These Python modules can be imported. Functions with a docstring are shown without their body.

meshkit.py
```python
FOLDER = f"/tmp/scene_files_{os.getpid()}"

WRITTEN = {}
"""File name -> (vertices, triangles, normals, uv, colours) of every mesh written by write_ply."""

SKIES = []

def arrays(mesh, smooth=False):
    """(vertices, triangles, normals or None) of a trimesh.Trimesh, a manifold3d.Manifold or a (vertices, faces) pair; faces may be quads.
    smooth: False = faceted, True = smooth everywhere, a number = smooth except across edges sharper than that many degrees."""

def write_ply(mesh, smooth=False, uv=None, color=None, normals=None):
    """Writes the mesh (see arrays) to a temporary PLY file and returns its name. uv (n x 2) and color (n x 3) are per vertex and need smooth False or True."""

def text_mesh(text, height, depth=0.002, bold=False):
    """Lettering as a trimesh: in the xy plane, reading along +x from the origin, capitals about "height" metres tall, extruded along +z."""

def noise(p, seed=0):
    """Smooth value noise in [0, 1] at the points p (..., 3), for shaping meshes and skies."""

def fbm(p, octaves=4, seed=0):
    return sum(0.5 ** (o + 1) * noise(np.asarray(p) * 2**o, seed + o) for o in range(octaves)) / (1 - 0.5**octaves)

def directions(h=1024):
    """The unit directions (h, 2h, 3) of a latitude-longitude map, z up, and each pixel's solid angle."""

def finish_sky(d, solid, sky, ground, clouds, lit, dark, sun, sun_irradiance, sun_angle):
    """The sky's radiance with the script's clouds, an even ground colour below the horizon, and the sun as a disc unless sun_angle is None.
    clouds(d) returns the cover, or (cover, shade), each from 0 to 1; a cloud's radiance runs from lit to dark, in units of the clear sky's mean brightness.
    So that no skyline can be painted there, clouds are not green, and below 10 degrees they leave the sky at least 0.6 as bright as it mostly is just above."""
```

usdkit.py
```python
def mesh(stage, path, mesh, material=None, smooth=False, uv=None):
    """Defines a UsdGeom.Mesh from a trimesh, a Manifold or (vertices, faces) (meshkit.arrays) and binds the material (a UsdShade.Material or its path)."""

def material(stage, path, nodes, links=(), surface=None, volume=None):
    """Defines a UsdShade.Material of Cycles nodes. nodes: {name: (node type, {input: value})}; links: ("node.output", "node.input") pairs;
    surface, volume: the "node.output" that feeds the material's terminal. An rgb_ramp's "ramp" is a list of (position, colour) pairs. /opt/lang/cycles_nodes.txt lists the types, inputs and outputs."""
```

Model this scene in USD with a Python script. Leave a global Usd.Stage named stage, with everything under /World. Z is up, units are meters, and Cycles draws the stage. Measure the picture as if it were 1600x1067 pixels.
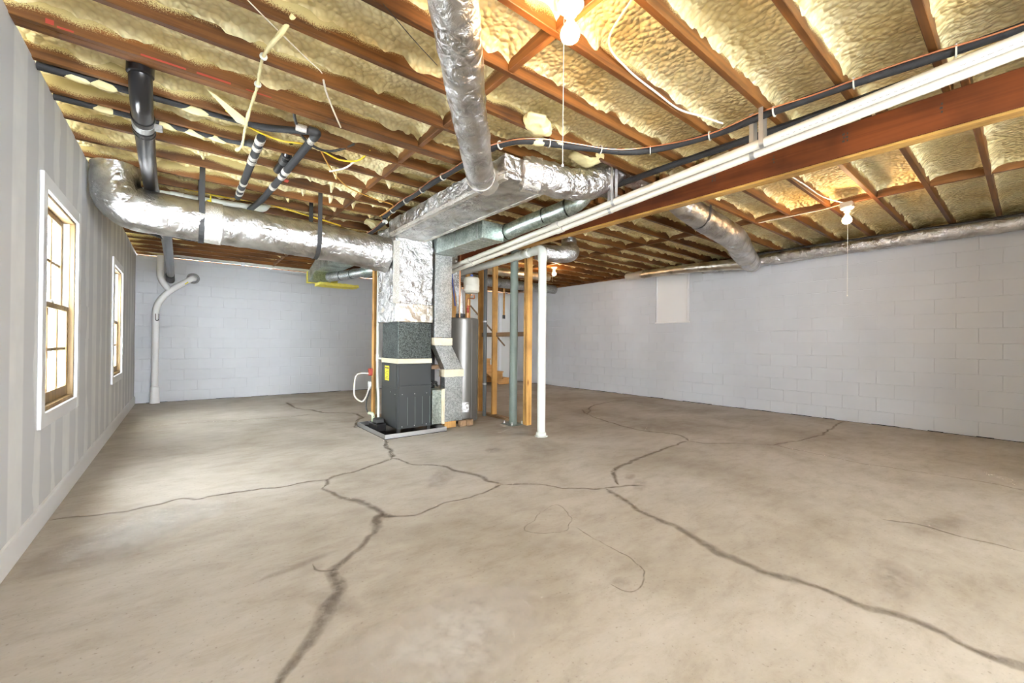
# An unfinished basement: concrete floor, block walls, joists with sprayed foam, ducts, a furnace and pipes.
import math, random
import numpy as np, trimesh, manifold3d as m3, shapely.geometry as sg
import usdkit, meshkit
from pxr import Usd, UsdGeom, UsdLux, UsdShade, Sdf, Gf, Vt

stage = Usd.Stage.CreateInMemory()
UsdGeom.SetStageUpAxis(stage, 'Z'); UsdGeom.SetStageMetersPerUnit(stage, 1.0)
UsdGeom.Xform.Define(stage, '/World'); UsdGeom.Scope.Define(stage, '/World/Looks')
random.seed(7); RNG = np.random.default_rng(7)

# ---------------------------------------------------------------- camera, light, exposure
CAM = (0.0, 0.0, 1.164)
cam = UsdGeom.Camera.Define(stage, '/World/camera')
cam.CreateHorizontalApertureAttr(36.0); cam.CreateVerticalApertureAttr(24.0075)
cam.CreateFocalLengthAttr(14.5534)
cam.CreateClippingRangeAttr(Gf.Vec2f(0.02, 200))
cam.CreateExposureAttr(0.3)
right, down, fwd = (np.array(v) for v in [[0.782366, -0.62275, 0.009245], [0.010178, -0.002059, -0.999946], [0.622736, 0.782418, 0.004727]])
mx = Gf.Matrix4d(*right, 0, *(-down), 0, *(-fwd), 0, *CAM, 1)
UsdGeom.Xformable(cam).AddTransformOp().Set(mx)

SKY = 11.5
dome = UsdLux.DomeLight.Define(stage, '/World/sky_light')
dome.CreateIntensityAttr(SKY); dome.CreateColorAttr(Gf.Vec3f(0.93, 0.98, 1.05))

# daylight comes from the sky through the two windows and through the doorway and window of the wall behind the camera
BULB = 160.0

# ---------------------------------------------------------------- mesh helpers
def arr(m):
    v, f, _ = meshkit.arrays(m, False); return v, f
def join(parts):
    vs, fs, n = [], [], 0
    for p in parts:
        v, f = arr(p); vs.append(v); fs.append(f + n); n += len(v)
    return np.vstack(vs), np.vstack(fs)
def bx(x0, y0, z0, x1, y1, z1, c=0.003):
    """A box with chamfered edges."""
    x0, x1 = sorted((x0, x1)); y0, y1 = sorted((y0, y1)); z0, z1 = sorted((z0, z1))
    c = min(c, 0.3 * min(x1 - x0, y1 - y0, z1 - z0))
    if c <= 0:
        b = trimesh.creation.box(bounds=[(x0, y0, z0), (x1, y1, z1)]); return b.vertices, b.faces
    pts = []
    for sx, X in ((1, x0), (-1, x1)):
        for sy, Y in ((1, y0), (-1, y1)):
            for sz, Z in ((1, z0), (-1, z1)):
                pts += [(X, Y + sy * c, Z + sz * c), (X + sx * c, Y, Z + sz * c), (X + sx * c, Y + sy * c, Z)]
    return m3.Manifold.hull_points(np.array(pts))
def hull(pts): return m3.Manifold.hull_points(np.array(pts, float))
def spline(pts, step=0.03):
    p = np.array(pts, float)
    if len(p) == 2:
        n = max(2, int(np.linalg.norm(p[1] - p[0]) / step) + 1); return np.linspace(p[0], p[1], n)
    q = np.vstack([2 * p[0] - p[1], p, 2 * p[-1] - p[-2]]); out = []
    for i in range(1, len(q) - 2):
        a, b, c, d = q[i - 1], q[i], q[i + 1], q[i + 2]
        n = max(1, int(np.linalg.norm(c - b) / step))
        for t in np.arange(n) / n:
            out.append(0.5 * (2 * b + (c - a) * t + (2 * a - 5 * b + 4 * c - d) * t * t + (3 * b - a - 3 * c + d) * t ** 3))
    out.append(p[-1]); return np.array(out)
def rounded(pts, r, k=6):
    """A polyline whose corners are replaced by arcs (elbows)."""
    p = [np.array(q, float) for q in pts]; out = [p[0]]
    for a, b, c in zip(p[:-2], p[1:-1], p[2:]):
        u, w = a - b, c - b; lu, lw = np.linalg.norm(u), np.linalg.norm(w)
        d = min(r, 0.45 * lu, 0.45 * lw); s, e = b + u / lu * d, b + w / lw * d
        for t in np.linspace(0, 1, k): out.append((1 - t) ** 2 * s + 2 * t * (1 - t) * b + t * t * e)
    out.append(p[-1]); return np.array(out)
def tube(pts, r, n=16, cap=True):
    p = np.array(pts, float); m = len(p); t = np.gradient(p, axis=0); t /= np.linalg.norm(t, axis=1, keepdims=True) + 1e-12
    a = np.cross(t[0], [0, 0, 1.0] if abs(t[0][2]) < 0.9 else [1.0, 0, 0]); a /= np.linalg.norm(a)
    A = []
    for i in range(m):
        a = a - t[i] * (a @ t[i]); a /= np.linalg.norm(a); A.append(a)
    A = np.array(A); B = np.cross(t, A); ang = np.arange(n) * 2 * np.pi / n
    rr = np.broadcast_to(r, (m,))[:, None, None]
    v = p[:, None] + rr * (np.cos(ang)[None, :, None] * A[:, None] + np.sin(ang)[None, :, None] * B[:, None])
    i, j = np.meshgrid(np.arange(m - 1), np.arange(n), indexing='ij')
    q = np.stack([i * n + j, i * n + (j + 1) % n, (i + 1) * n + (j + 1) % n, (i + 1) * n + j], -1).reshape(-1, 4)
    f = np.vstack([q[:, [0, 1, 2]], q[:, [0, 2, 3]]]); v = v.reshape(-1, 3)
    if cap:
        v = np.vstack([v, p[0], p[-1]]); k = np.arange(n)
        f = np.vstack([f, np.c_[np.full(n, m * n), (k + 1) % n, k], np.c_[np.full(n, m * n + 1), (m - 1) * n + k, (m - 1) * n + (k + 1) % n]])
    return v, f
def cyl(p0, p1, r, n=24, c=0.0):
    p0, p1 = np.array(p0, float), np.array(p1, float); d = p1 - p0; L = np.linalg.norm(d); u = d / L
    if c > 0: return tube([p0, p0 + u * 1e-4, p0 + u * c, p1 - u * c, p1 - u * 1e-4, p1], [r - c, r - c, r, r, r - c, r - c], n)
    return tube([p0, p1], r, n)
def lathe(profile, loc=(0, 0, 0), n=32):
    """Revolves (radius, z) pairs about the vertical through loc."""
    pr = np.array(profile, float); ang = np.arange(n) * 2 * np.pi / n
    v = np.stack([pr[:, 0][:, None] * np.cos(ang), pr[:, 0][:, None] * np.sin(ang), np.broadcast_to(pr[:, 1][:, None], (len(pr), n))], -1).reshape(-1, 3) + loc
    i, j = np.meshgrid(np.arange(len(pr) - 1), np.arange(n), indexing='ij')
    q = np.stack([i * n + j, i * n + (j + 1) % n, (i + 1) * n + (j + 1) % n, (i + 1) * n + j], -1).reshape(-1, 4)
    return v, np.vstack([q[:, [0, 1, 2]], q[:, [0, 2, 3]]])
def prism(poly2d, axis, a0, a1):
    """Extrudes a polygon along an axis: poly in the two other axes in order."""
    g = sg.Polygon(poly2d) if not hasattr(poly2d, 'exterior') else poly2d
    t = trimesh.creation.extrude_polygon(g, a1 - a0, engine='earcut'); v = np.array(t.vertices); f = np.array(t.faces)
    w = np.zeros_like(v); o = [k for k in range(3) if k != axis]
    w[:, o[0]], w[:, o[1]], w[:, axis] = v[:, 0], v[:, 1], v[:, 2] + a0
    if axis == 1: f = f[:, ::-1]
    return w, f
def crumple(m, amp, scale, seed=0, stretch=(1, 1, 1)):
    v, f = arr(m); s = np.array(stretch) * scale
    d = np.stack([meshkit.fbm(v * s + 31 * k, 4, seed + k) - 0.5 for k in range(3)], 1)
    rid = np.abs(meshkit.fbm(v * s * 1.7 + 7, 3, seed + 9) - 0.5)
    return v + (d * 2 + rid[:, None] * d * 3) * amp, f
def grid_box(x0, y0, z0, x1, y1, z1, s=0.02):
    m = trimesh.creation.box(bounds=[(x0, y0, z0), (x1, y1, z1)])
    v, f = trimesh.remesh.subdivide_to_size(m.vertices, m.faces, s * 1.6, max_iter=12)
    t = trimesh.Trimesh(v, f); t.merge_vertices(); return np.array(t.vertices), np.array(t.faces)
def foil_tube(pts, r, step=0.022, n=44, amp=0.010, seed=0, ribs=0.0):
    p = spline(pts, step); L = np.r_[0, np.cumsum(np.linalg.norm(np.diff(p, axis=0), axis=1))]
    rr = np.broadcast_to(r, (len(p),)) if np.ndim(r) == 0 else np.interp(np.linspace(0, 1, len(p)), np.linspace(0, 1, len(r)), r)
    rr = rr * (1 + 0.03 * (meshkit.noise(np.c_[L * 3, 0 * L, 0 * L], seed) - 0.5) + ribs * np.sin(L * 2 * np.pi / 0.055))
    return crumple(tube(p, rr, n), amp, 13, seed)

# ---------------------------------------------------------------- materials
MATS = {}
def M_(name, nodes, links, surface='p.BSDF'):
    MATS[name] = usdkit.material(stage, '/World/Looks/' + name, nodes, links, surface=surface); return MATS[name]
def plain(name, color, rough=0.5, metal=0.0, bump=None, vary=0.0, spec=0.5):
    """One colour, with slight mottling and a fine relief (bump: scale, strength)."""
    n = {'g': ('texture_coordinate', {}), 'p': ('principled_bsdf', {'roughness': rough, 'metallic': metal, 'base_color': color, 'specular_ior_level': spec})}
    l = []
    if vary:
        n['n'] = ('noise_texture', {'scale': 6.0, 'detail': 5.0, 'roughness': 0.6})
        n['r'] = ('rgb_ramp', {'ramp': [(0.3, tuple(c * (1 - vary) for c in color)), (0.7, tuple(min(1, c * (1 + vary)) for c in color))]})
        l += [('g.object', 'n.vector'), ('n.fac', 'r.fac'), ('r.color', 'p.base_color')]
    if bump:
        n['b'] = ('noise_texture', {'scale': bump[0], 'detail': 4.0}); n['u'] = ('bump', {'strength': bump[1], 'distance': 0.01})
        l += [('g.object', 'b.vector'), ('b.fac', 'u.height'), ('u.normal', 'p.normal')]
    return M_(name, n, l)

def wood(name, dark, light, axis=0, rough=0.55, spray=False, scale=1.0, knots=False):
    """Timber with grain along an axis; spray: foam-coloured overspray that dusts the upper part of the joists."""
    s = [22.0 * scale] * 3; s[axis] = 0.9 * scale
    n = {'g': ('geometry', {}), 'm': ('mapping', {'scale': tuple(s)}), 'n': ('noise_texture', {'scale': 1.0, 'detail': 6.0, 'roughness': 0.62, 'distortion': 0.6}),
         'r': ('rgb_ramp', {'ramp': [(0.28, dark), (0.5, tuple((a + b) / 2 for a, b in zip(dark, light))), (0.72, light)]}),
         'k': ('noise_texture', {'scale': 2.0, 'detail': 5.0}), 'kr': ('rgb_ramp', {'ramp': [(0.32, (0.55, 0.52, 0.5)), (0.5, (0.95, 0.95, 0.95)), (0.7, (1.15, 1.12, 1.08))]}),
         'mu': ('mix', {'mix_type': 'multiply', 'fac': 1.0}), 'o': ('object_info', {}), 'orr': ('rgb_ramp', {'ramp': [(0.0, (0.82, 0.8, 0.78)), (1.0, (1.12, 1.1, 1.08))]}),
         'mo': ('mix', {'mix_type': 'multiply', 'fac': 1.0}),
         'u': ('bump', {'strength': 0.25, 'distance': 0.004}), 'p': ('principled_bsdf', {'roughness': rough, 'specular_ior_level': 0.35})}
    l = [('g.position', 'm.vector'), ('m.vector', 'n.vector'), ('n.fac', 'r.fac'), ('g.position', 'k.vector'), ('k.fac', 'kr.fac'),
         ('r.color', 'mu.color1'), ('kr.color', 'mu.color2'), ('o.random', 'orr.fac'), ('mu.color', 'mo.color1'), ('orr.color', 'mo.color2'),
         ('n.fac', 'u.height'), ('u.normal', 'p.normal')]
    if spray:
        n.update({'x': ('separate_xyz', {}), 'w1': ('noise_texture', {'scale': 2.6, 'detail': 2.0}), 'w2': ('noise_texture', {'scale': 190.0, 'detail': 2.0}),
                  'a': ('math', {'math_type': 'multiply_add', 'value2': 0.17, 'value3': 2.748}), 'lx': ('map_range', {'from_min': 0.9, 'from_max': -0.5, 'to_min': 0.0, 'to_max': 0.045, 'clamp': True}),
                  'sb': ('math', {'math_type': 'subtract'}), 'd': ('math', {'math_type': 'subtract'}),
                  'w2m': ('math', {'math_type': 'multiply_add', 'value2': 0.09, 'value3': -0.045}), 'e': ('math', {'math_type': 'add'}),
                  's': ('map_range', {'range_type': 'smoothstep', 'from_min': 0.0, 'from_max': 0.035, 'to_min': 0.0, 'to_max': 0.92, 'clamp': True}),
                  'mm': ('mix', {'mix_type': 'mix', 'color2': (0.60, 0.51, 0.24)})})
        l += [('g.position', 'x.vector'), ('g.position', 'w1.vector'), ('g.position', 'w2.vector'), ('w1.fac', 'a.value1'), ('x.x', 'lx.value'),
              ('a.value', 'sb.value1'), ('lx.result', 'sb.value2'), ('x.z', 'd.value1'), ('sb.value', 'd.value2'), ('w2.fac', 'w2m.value1'), ('d.value', 'e.value1'), ('w2m.value', 'e.value2'),
              ('e.value', 's.value'), ('s.result', 'mm.fac'), ('mo.color', 'mm.color1'), ('mm.color', 'p.base_color')]
    elif knots:
        ks = [9.0] * 3; ks[axis] = 3.5
        n.update({'km': ('mapping', {'scale': tuple(ks)}), 'kv': ('voronoi_texture', {'scale': 1.0}), 'kk': ('rgb_ramp', {'ramp': [(0.05, (0.30, 0.18, 0.10)), (0.16, (0.85, 0.8, 0.75)), (0.22, (1, 1, 1))]}), 'mk': ('mix', {'mix_type': 'multiply', 'fac': 0.9})})
        l += [('g.position', 'km.vector'), ('km.vector', 'kv.vector'), ('kv.distance', 'kk.fac'), ('mo.color', 'mk.color1'), ('kk.color', 'mk.color2'), ('mk.color', 'p.base_color')]
    else:
        l.append(('mo.color', 'p.base_color'))
    return M_(name, n, l)

def foil(name, color=(0.74, 0.74, 0.73), rough=0.24, scale=17.0, strength=1.0, stretch=(1, 1, 1)):
    return M_(name, {'g': ('geometry', {}), 'm': ('mapping', {'scale': stretch}), 'n': ('noise_texture', {'scale': scale, 'detail': 5.0, 'roughness': 0.6, 'distortion': 1.2}),
        'v': ('voronoi_texture', {'scale': scale * 0.7, 'feature': 'distance_to_edge', 'randomness': 1.0}), 'vm': ('math', {'math_type': 'minimum', 'value2': 0.12}), 'ad': ('math', {'math_type': 'add'}),
        'u': ('bump', {'strength': strength, 'distance': 0.02}), 'k': ('noise_texture', {'scale': 3.0, 'detail': 3.0}), 'kr': ('rgb_ramp', {'ramp': [(0.3, tuple(c * 0.86 for c in color)), (0.65, color)]}),
        'rr': ('map_range', {'from_min': 0.3, 'from_max': 0.7, 'to_min': rough * 0.8, 'to_max': rough * 1.5}),
        'p': ('principled_bsdf', {'metallic': 1.0, 'roughness': rough})},
        [('g.position', 'm.vector'), ('m.vector', 'n.vector'), ('m.vector', 'v.vector'), ('v.distance', 'vm.value1'), ('n.fac', 'ad.value1'), ('vm.value', 'ad.value2'), ('ad.value', 'u.height'), ('u.normal', 'p.normal'),
         ('g.position', 'k.vector'), ('k.fac', 'kr.fac'), ('kr.color', 'p.base_color'), ('k.fac', 'rr.value'), ('rr.result', 'p.roughness')])
def galv(name, lo, hi, rough=0.38, scale=70.0):
    """Galvanized steel with its spangle of crystals."""
    return M_(name, {'g': ('geometry', {}), 'v': ('voronoi_texture', {'scale': scale}), 'bw': ('rgb_to_bw', {}), 'r': ('rgb_ramp', {'ramp': [(0.2, lo), (0.8, hi)]}),
        'n': ('noise_texture', {'scale': 4.0, 'detail': 4.0}), 'rr': ('map_range', {'from_min': 0.3, 'from_max': 0.7, 'to_min': rough * 0.8, 'to_max': rough * 1.25}),
        'u': ('bump', {'strength': 0.08, 'distance': 0.01}), 'p': ('principled_bsdf', {'metallic': 0.9, 'roughness': rough})},
        [('g.position', 'v.vector'), ('v.color', 'bw.color'), ('bw.val', 'r.fac'), ('r.color', 'p.base_color'), ('g.position', 'n.vector'), ('n.fac', 'rr.value'), ('rr.result', 'p.roughness'), ('n.fac', 'u.height'), ('u.normal', 'p.normal')])

# floor concrete: worn beige slab, with lighter and darker cloudy wear and fine specks
M_('concrete', {'g': ('geometry', {}), 'n1': ('noise_texture', {'scale': 0.75, 'detail': 5.0, 'roughness': 0.6, 'distortion': 0.4}), 'r1': ('rgb_ramp', {'ramp': [(0.30, (0.30, 0.262, 0.213)), (0.52, (0.415, 0.378, 0.328)), (0.72, (0.49, 0.457, 0.415))]}),
    'm2': ('mapping', {'scale': (1.0, 2.2, 1.0), 'rotation': (0, 0, 0.5)}), 'n2': ('noise_texture', {'scale': 3.6, 'detail': 9.0, 'roughness': 0.75, 'distortion': 0.3}), 'r2': ('rgb_ramp', {'ramp': [(0.3, (0.80, 0.77, 0.72)), (0.5, (0.98, 0.97, 0.95)), (0.7, (1.07, 1.08, 1.08))]}), 'mu': ('mix', {'mix_type': 'multiply', 'fac': 1.0}),
    'n3': ('noise_texture', {'scale': 60.0, 'detail': 3.0}), 'r3': ('rgb_ramp', {'ramp': [(0.27, (0.62, 0.58, 0.55)), (0.36, (1, 1, 1)), (0.7, (1.03, 1.03, 1.03))]}), 'mv': ('mix', {'mix_type': 'multiply', 'fac': 0.8}),
    'u': ('bump', {'strength': 0.2, 'distance': 0.006}), 'rr': ('map_range', {'from_min': 0.3, 'from_max': 0.7, 'to_min': 0.72, 'to_max': 0.5}), 'p': ('principled_bsdf', {'roughness': 0.6, 'specular_ior_level': 0.4})},
    [('g.position', 'n1.vector'), ('n1.fac', 'r1.fac'), ('g.position', 'm2.vector'), ('m2.vector', 'n2.vector'), ('n2.fac', 'r2.fac'), ('r1.color', 'mu.color1'), ('r2.color', 'mu.color2'),
     ('g.position', 'n3.vector'), ('n3.fac', 'r3.fac'), ('mu.color', 'mv.color1'), ('r3.color', 'mv.color2'), ('mv.color', 'p.base_color'), ('n2.fac', 'u.height'), ('u.normal', 'p.normal'), ('n1.fac', 'rr.value'), ('rr.result', 'p.roughness')])
# repaired cracks and stains: a film whose cover fades out towards its edges
def film(name, color, cover, scale):
    M_(name, {'a': ('attribute', {'attribute': 'cover'}), 'g': ('geometry', {}), 'n': ('noise_texture', {'scale': scale, 'detail': 5.0, 'roughness': 0.7}), 'nr': ('map_range', {'from_min': 0.32, 'from_max': 0.6, 'to_min': 0.15, 'to_max': 1.0, 'clamp': True}),
        'm': ('math', {'math_type': 'multiply'}), 'm2': ('math', {'math_type': 'multiply', 'value2': cover}), 't': ('transparent_bsdf', {}), 'p': ('principled_bsdf', {'base_color': color, 'roughness': 0.8, 'specular_ior_level': 0.2}), 'x': ('mix_closure', {})},
        [('g.position', 'n.vector'), ('n.fac', 'nr.value'), ('a.fac', 'm.value1'), ('nr.result', 'm.value2'), ('m.value', 'm2.value1'), ('m2.value', 'x.fac'), ('t.BSDF', 'x.closure1'), ('p.BSDF', 'x.closure2')], surface='x.closure')
film('crack_fill', (0.17, 0.142, 0.118), 0.75, 22.0)
film('stain', (0.24, 0.19, 0.15), 0.3, 14.0)
film('thin_white', (0.72, 0.7, 0.66), 0.55, 14.0)
# painted blocks
M_('painted_block', {'g': ('geometry', {}), 'n': ('noise_texture', {'scale': 120.0, 'detail': 4.0}), 'n2': ('noise_texture', {'scale': 1.3, 'detail': 5.0}), 'r': ('rgb_ramp', {'ramp': [(0.3, (0.505, 0.517, 0.537)), (0.7, (0.55, 0.562, 0.582))]}),
    'o': ('object_info', {}), 'orr': ('rgb_ramp', {'ramp': [(0, (0.985, 0.985, 0.985)), (1, (1.01, 1.01, 1.01))]}), 'mo': ('mix', {'mix_type': 'multiply', 'fac': 1.0}), 'u': ('bump', {'strength': 0.3, 'distance': 0.004}), 'p': ('principled_bsdf', {'roughness': 0.62, 'specular_ior_level': 0.35})},
    [('g.position', 'n.vector'), ('g.position', 'n2.vector'), ('n2.fac', 'r.fac'), ('o.random', 'orr.fac'), ('r.color', 'mo.color1'), ('orr.color', 'mo.color2'), ('mo.color', 'p.base_color'), ('n.fac', 'u.height'), ('u.normal', 'p.normal')])
plain('mortar', (0.50, 0.512, 0.532), 0.75, bump=(60, 0.3))
# drywall: grey paper with strips of white joint compound over the studs
M_('drywall', {'g': ('geometry', {}), 'x': ('separate_xyz', {}), 'mz': ('mapping', {'scale': (1, 1.6, 1.3)}), 'nz': ('noise_texture', {'scale': 1.9, 'detail': 4.0}),
    'a': ('math', {'math_type': 'multiply_add', 'value2': 1 / 0.4064, 'value3': -3.33 / 0.4064 + 100.5}), 'fr': ('math', {'math_type': 'fraction'}), 's': ('math', {'math_type': 'subtract', 'value2': 0.5}), 'ab': ('math', {'math_type': 'absolute'}),
    'nb': ('math', {'math_type': 'multiply_add', 'value2': 0.62, 'value3': -0.31}), 'ad': ('math', {'math_type': 'add'}), 'mr': ('map_range', {'range_type': 'smoothstep', 'from_min': 0.13, 'from_max': 0.19, 'to_min': 1.0, 'to_max': 0.0, 'clamp': True}),
    'a3': ('math', {'math_type': 'multiply_add', 'value2': 1 / 1.2192, 'value3': -3.33 / 1.2192 + 100.5}), 'fr3': ('math', {'math_type': 'fraction'}), 's3': ('math', {'math_type': 'subtract', 'value2': 0.5}), 'ab3': ('math', {'math_type': 'absolute'}),
    'mr3': ('map_range', {'range_type': 'smoothstep', 'from_min': 0.085, 'from_max': 0.11, 'to_min': 1.0, 'to_max': 0.0, 'clamp': True}), 'mx': ('math', {'math_type': 'maximum'}),
    'n2': ('noise_texture', {'scale': 5.0, 'detail': 6.0}), 'vv': ('map_range', {'from_min': 0.3, 'from_max': 0.7, 'to_min': 0.55, 'to_max': 1.0}), 'mf': ('math', {'math_type': 'multiply'}),
    'c': ('mix', {'color1': (0.56, 0.57, 0.585), 'color2': (0.73, 0.74, 0.735)}), 'u': ('bump', {'strength': 0.12, 'distance': 0.004}), 'p': ('principled_bsdf', {'roughness': 0.75, 'specular_ior_level': 0.25})},
    [('g.position', 'x.vector'), ('g.position', 'mz.vector'), ('mz.vector', 'nz.vector'), ('x.y', 'a.value1'), ('a.value', 'fr.value1'), ('fr.value', 's.value1'), ('s.value', 'ab.value1'), ('nz.fac', 'nb.value1'), ('ab.value', 'ad.value1'), ('nb.value', 'ad.value2'), ('ad.value', 'mr.value'),
     ('x.y', 'a3.value1'), ('a3.value', 'fr3.value1'), ('fr3.value', 's3.value1'), ('s3.value', 'ab3.value1'), ('ab3.value', 'mr3.value'), ('mr.result', 'mx.value1'), ('mr3.result', 'mx.value2'),
     ('g.position', 'n2.vector'), ('n2.fac', 'vv.value'), ('mx.value', 'mf.value1'), ('vv.result', 'mf.value2'), ('mf.value', 'c.fac'), ('c.color', 'p.base_color'), ('mf.value', 'u.height'), ('u.normal', 'p.normal')])
# sprayed foam: pale yellow, knobbly
M_('foam', {'g': ('geometry', {}), 'v': ('voronoi_texture', {'scale': 30.0, 'feature': 'smooth_f1', 'smoothness': 0.35}), 'nd': ('noise_texture', {'scale': 7.0, 'detail': 3.0}), 'mxv': ('mix', {'mix_type': 'linear_light', 'fac': 0.012}),
    'n': ('noise_texture', {'scale': 1.7, 'detail': 5.0, 'roughness': 0.6}), 'r': ('rgb_ramp', {'ramp': [(0.28, (0.72, 0.56, 0.25)), (0.45, (0.85, 0.75, 0.41)), (0.62, (0.88, 0.81, 0.52)), (0.78, (0.80, 0.80, 0.44))]}),
    'mh': ('math', {'math_type': 'multiply', 'value2': -1.0}), 'vr': ('rgb_ramp', {'ramp': [(0.2, (1.04, 1.04, 1.04)), (0.75, (0.80, 0.74, 0.62))]}), 'mu': ('mix', {'mix_type': 'multiply', 'fac': 0.75}),
    'u': ('bump', {'strength': 0.9, 'distance': 0.03}), 'p': ('principled_bsdf', {'roughness': 0.55, 'specular_ior_level': 0.4})},
    [('g.position', 'nd.vector'), ('g.position', 'mxv.color1'), ('nd.color', 'mxv.color2'), ('mxv.color', 'v.vector'), ('g.position', 'n.vector'), ('n.fac', 'r.fac'), ('v.distance', 'mh.value1'), ('mh.value', 'u.height'), ('u.normal', 'p.normal'), ('v.distance', 'vr.fac'), ('r.color', 'mu.color1'), ('vr.color', 'mu.color2'), ('mu.color', 'p.base_color')])
wood('joist_wood', (0.052, 0.0185, 0.0038), (0.22, 0.087, 0.017), 0, spray=True)
wood('block_wood', (0.09, 0.033, 0.008), (0.27, 0.115, 0.03), 1, spray=True)
wood('beam_face', (0.10, 0.024, 0.006), (0.23, 0.061, 0.014), 1, rough=0.5, scale=0.7)
wood('beam_edge', (0.42, 0.22, 0.05), (0.68, 0.42, 0.12), 1, rough=0.5, scale=2)
wood('stud_wood', (0.40, 0.20, 0.05), (0.70, 0.42, 0.14), 2, knots=True)
wood('old_wood', (0.16, 0.10, 0.055), (0.34, 0.22, 0.12), 1)
wood('window_wood', (0.13, 0.08, 0.03), (0.32, 0.215, 0.09), 2)
wood('stair_wood', (0.45, 0.22, 0.06), (0.70, 0.40, 0.15), 0)
foil('foil'); foil('foil_smooth', strength=0.6, scale=14.0, rough=0.26); foil('foil_tan', (0.80, 0.76, 0.66), 0.3, 16.0, 0.3)
foil('tape_foil', (0.82, 0.80, 0.74), 0.35, 60.0, 0.7)
galv('galvanized', (0.36, 0.38, 0.37), (0.60, 0.62, 0.61)); galv('galvanized_green', (0.36, 0.43, 0.39), (0.60, 0.68, 0.63), 0.34, 55.0)
galv('galvanized_dark', (0.035, 0.04, 0.037), (0.11, 0.125, 0.118), 0.42, 90.0)
plain('white_trim', (0.74, 0.75, 0.76), 0.4); plain('white_pvc', (0.60, 0.62, 0.56), 0.3, vary=0.03); plain('cream_pvc', (0.66, 0.63, 0.54), 0.32, vary=0.05)
plain('white_paint', (0.78, 0.78, 0.77), 0.55); plain('white_drywall', (0.64, 0.64, 0.61), 0.7)
plain('black_pvc', (0.011, 0.011, 0.012), 0.22); plain('black_foam', (0.02, 0.021, 0.023), 0.75, bump=(80, 0.3)); plain('black_rubber', (0.025, 0.025, 0.025), 0.6)
plain('grey_steel', (0.14, 0.175, 0.15), 0.5, vary=0.12, bump=(40, 0.15)); plain('furnace_grey', (0.036, 0.039, 0.039), 0.45, spec=0.3); plain('dark_gap', (0.01, 0.01, 0.01), 0.8)
plain('heater_grey', (0.125, 0.118, 0.105), 0.33, metal=0.35); plain('grey_metal', (0.42, 0.42, 0.41), 0.4, metal=0.8); plain('copper', (0.62, 0.27, 0.14), 0.35, metal=1.0)
plain('tank_cream', (0.56, 0.54, 0.45), 0.35); plain('yellow_label', (0.82, 0.66, 0.02), 0.5); plain('ink', (0.03, 0.03, 0.03), 0.6); plain('grey_ink', (0.22, 0.22, 0.21), 0.6)
plain('mastic', (0.66, 0.58, 0.42), 0.75, vary=0.12, bump=(60, 0.5)); plain('yellow_cable', (0.78, 0.55, 0.03), 0.4); plain('white_cable', (0.74, 0.68, 0.58), 0.5); plain('orange_cable', (0.55, 0.30, 0.05), 0.5)
plain('foam_lump', (0.76, 0.68, 0.36), 0.6, vary=0.12, bump=(30, 0.6)); plain('glass_wool', (0.70, 0.60, 0.10), 0.9, vary=0.2, bump=(90, 0.8)); plain('porcelain', (0.50, 0.49, 0.46), 0.25)
plain('grey_pvc', (0.075, 0.08, 0.076), 0.45); plain('red_paint', (0.30, 0.03, 0.015), 0.6); plain('string', (0.75, 0.70, 0.58), 0.7); plain('subfloor_ply', (0.40, 0.28, 0.15), 0.7); plain('blue_plastic', (0.05, 0.09, 0.35), 0.5)
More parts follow.
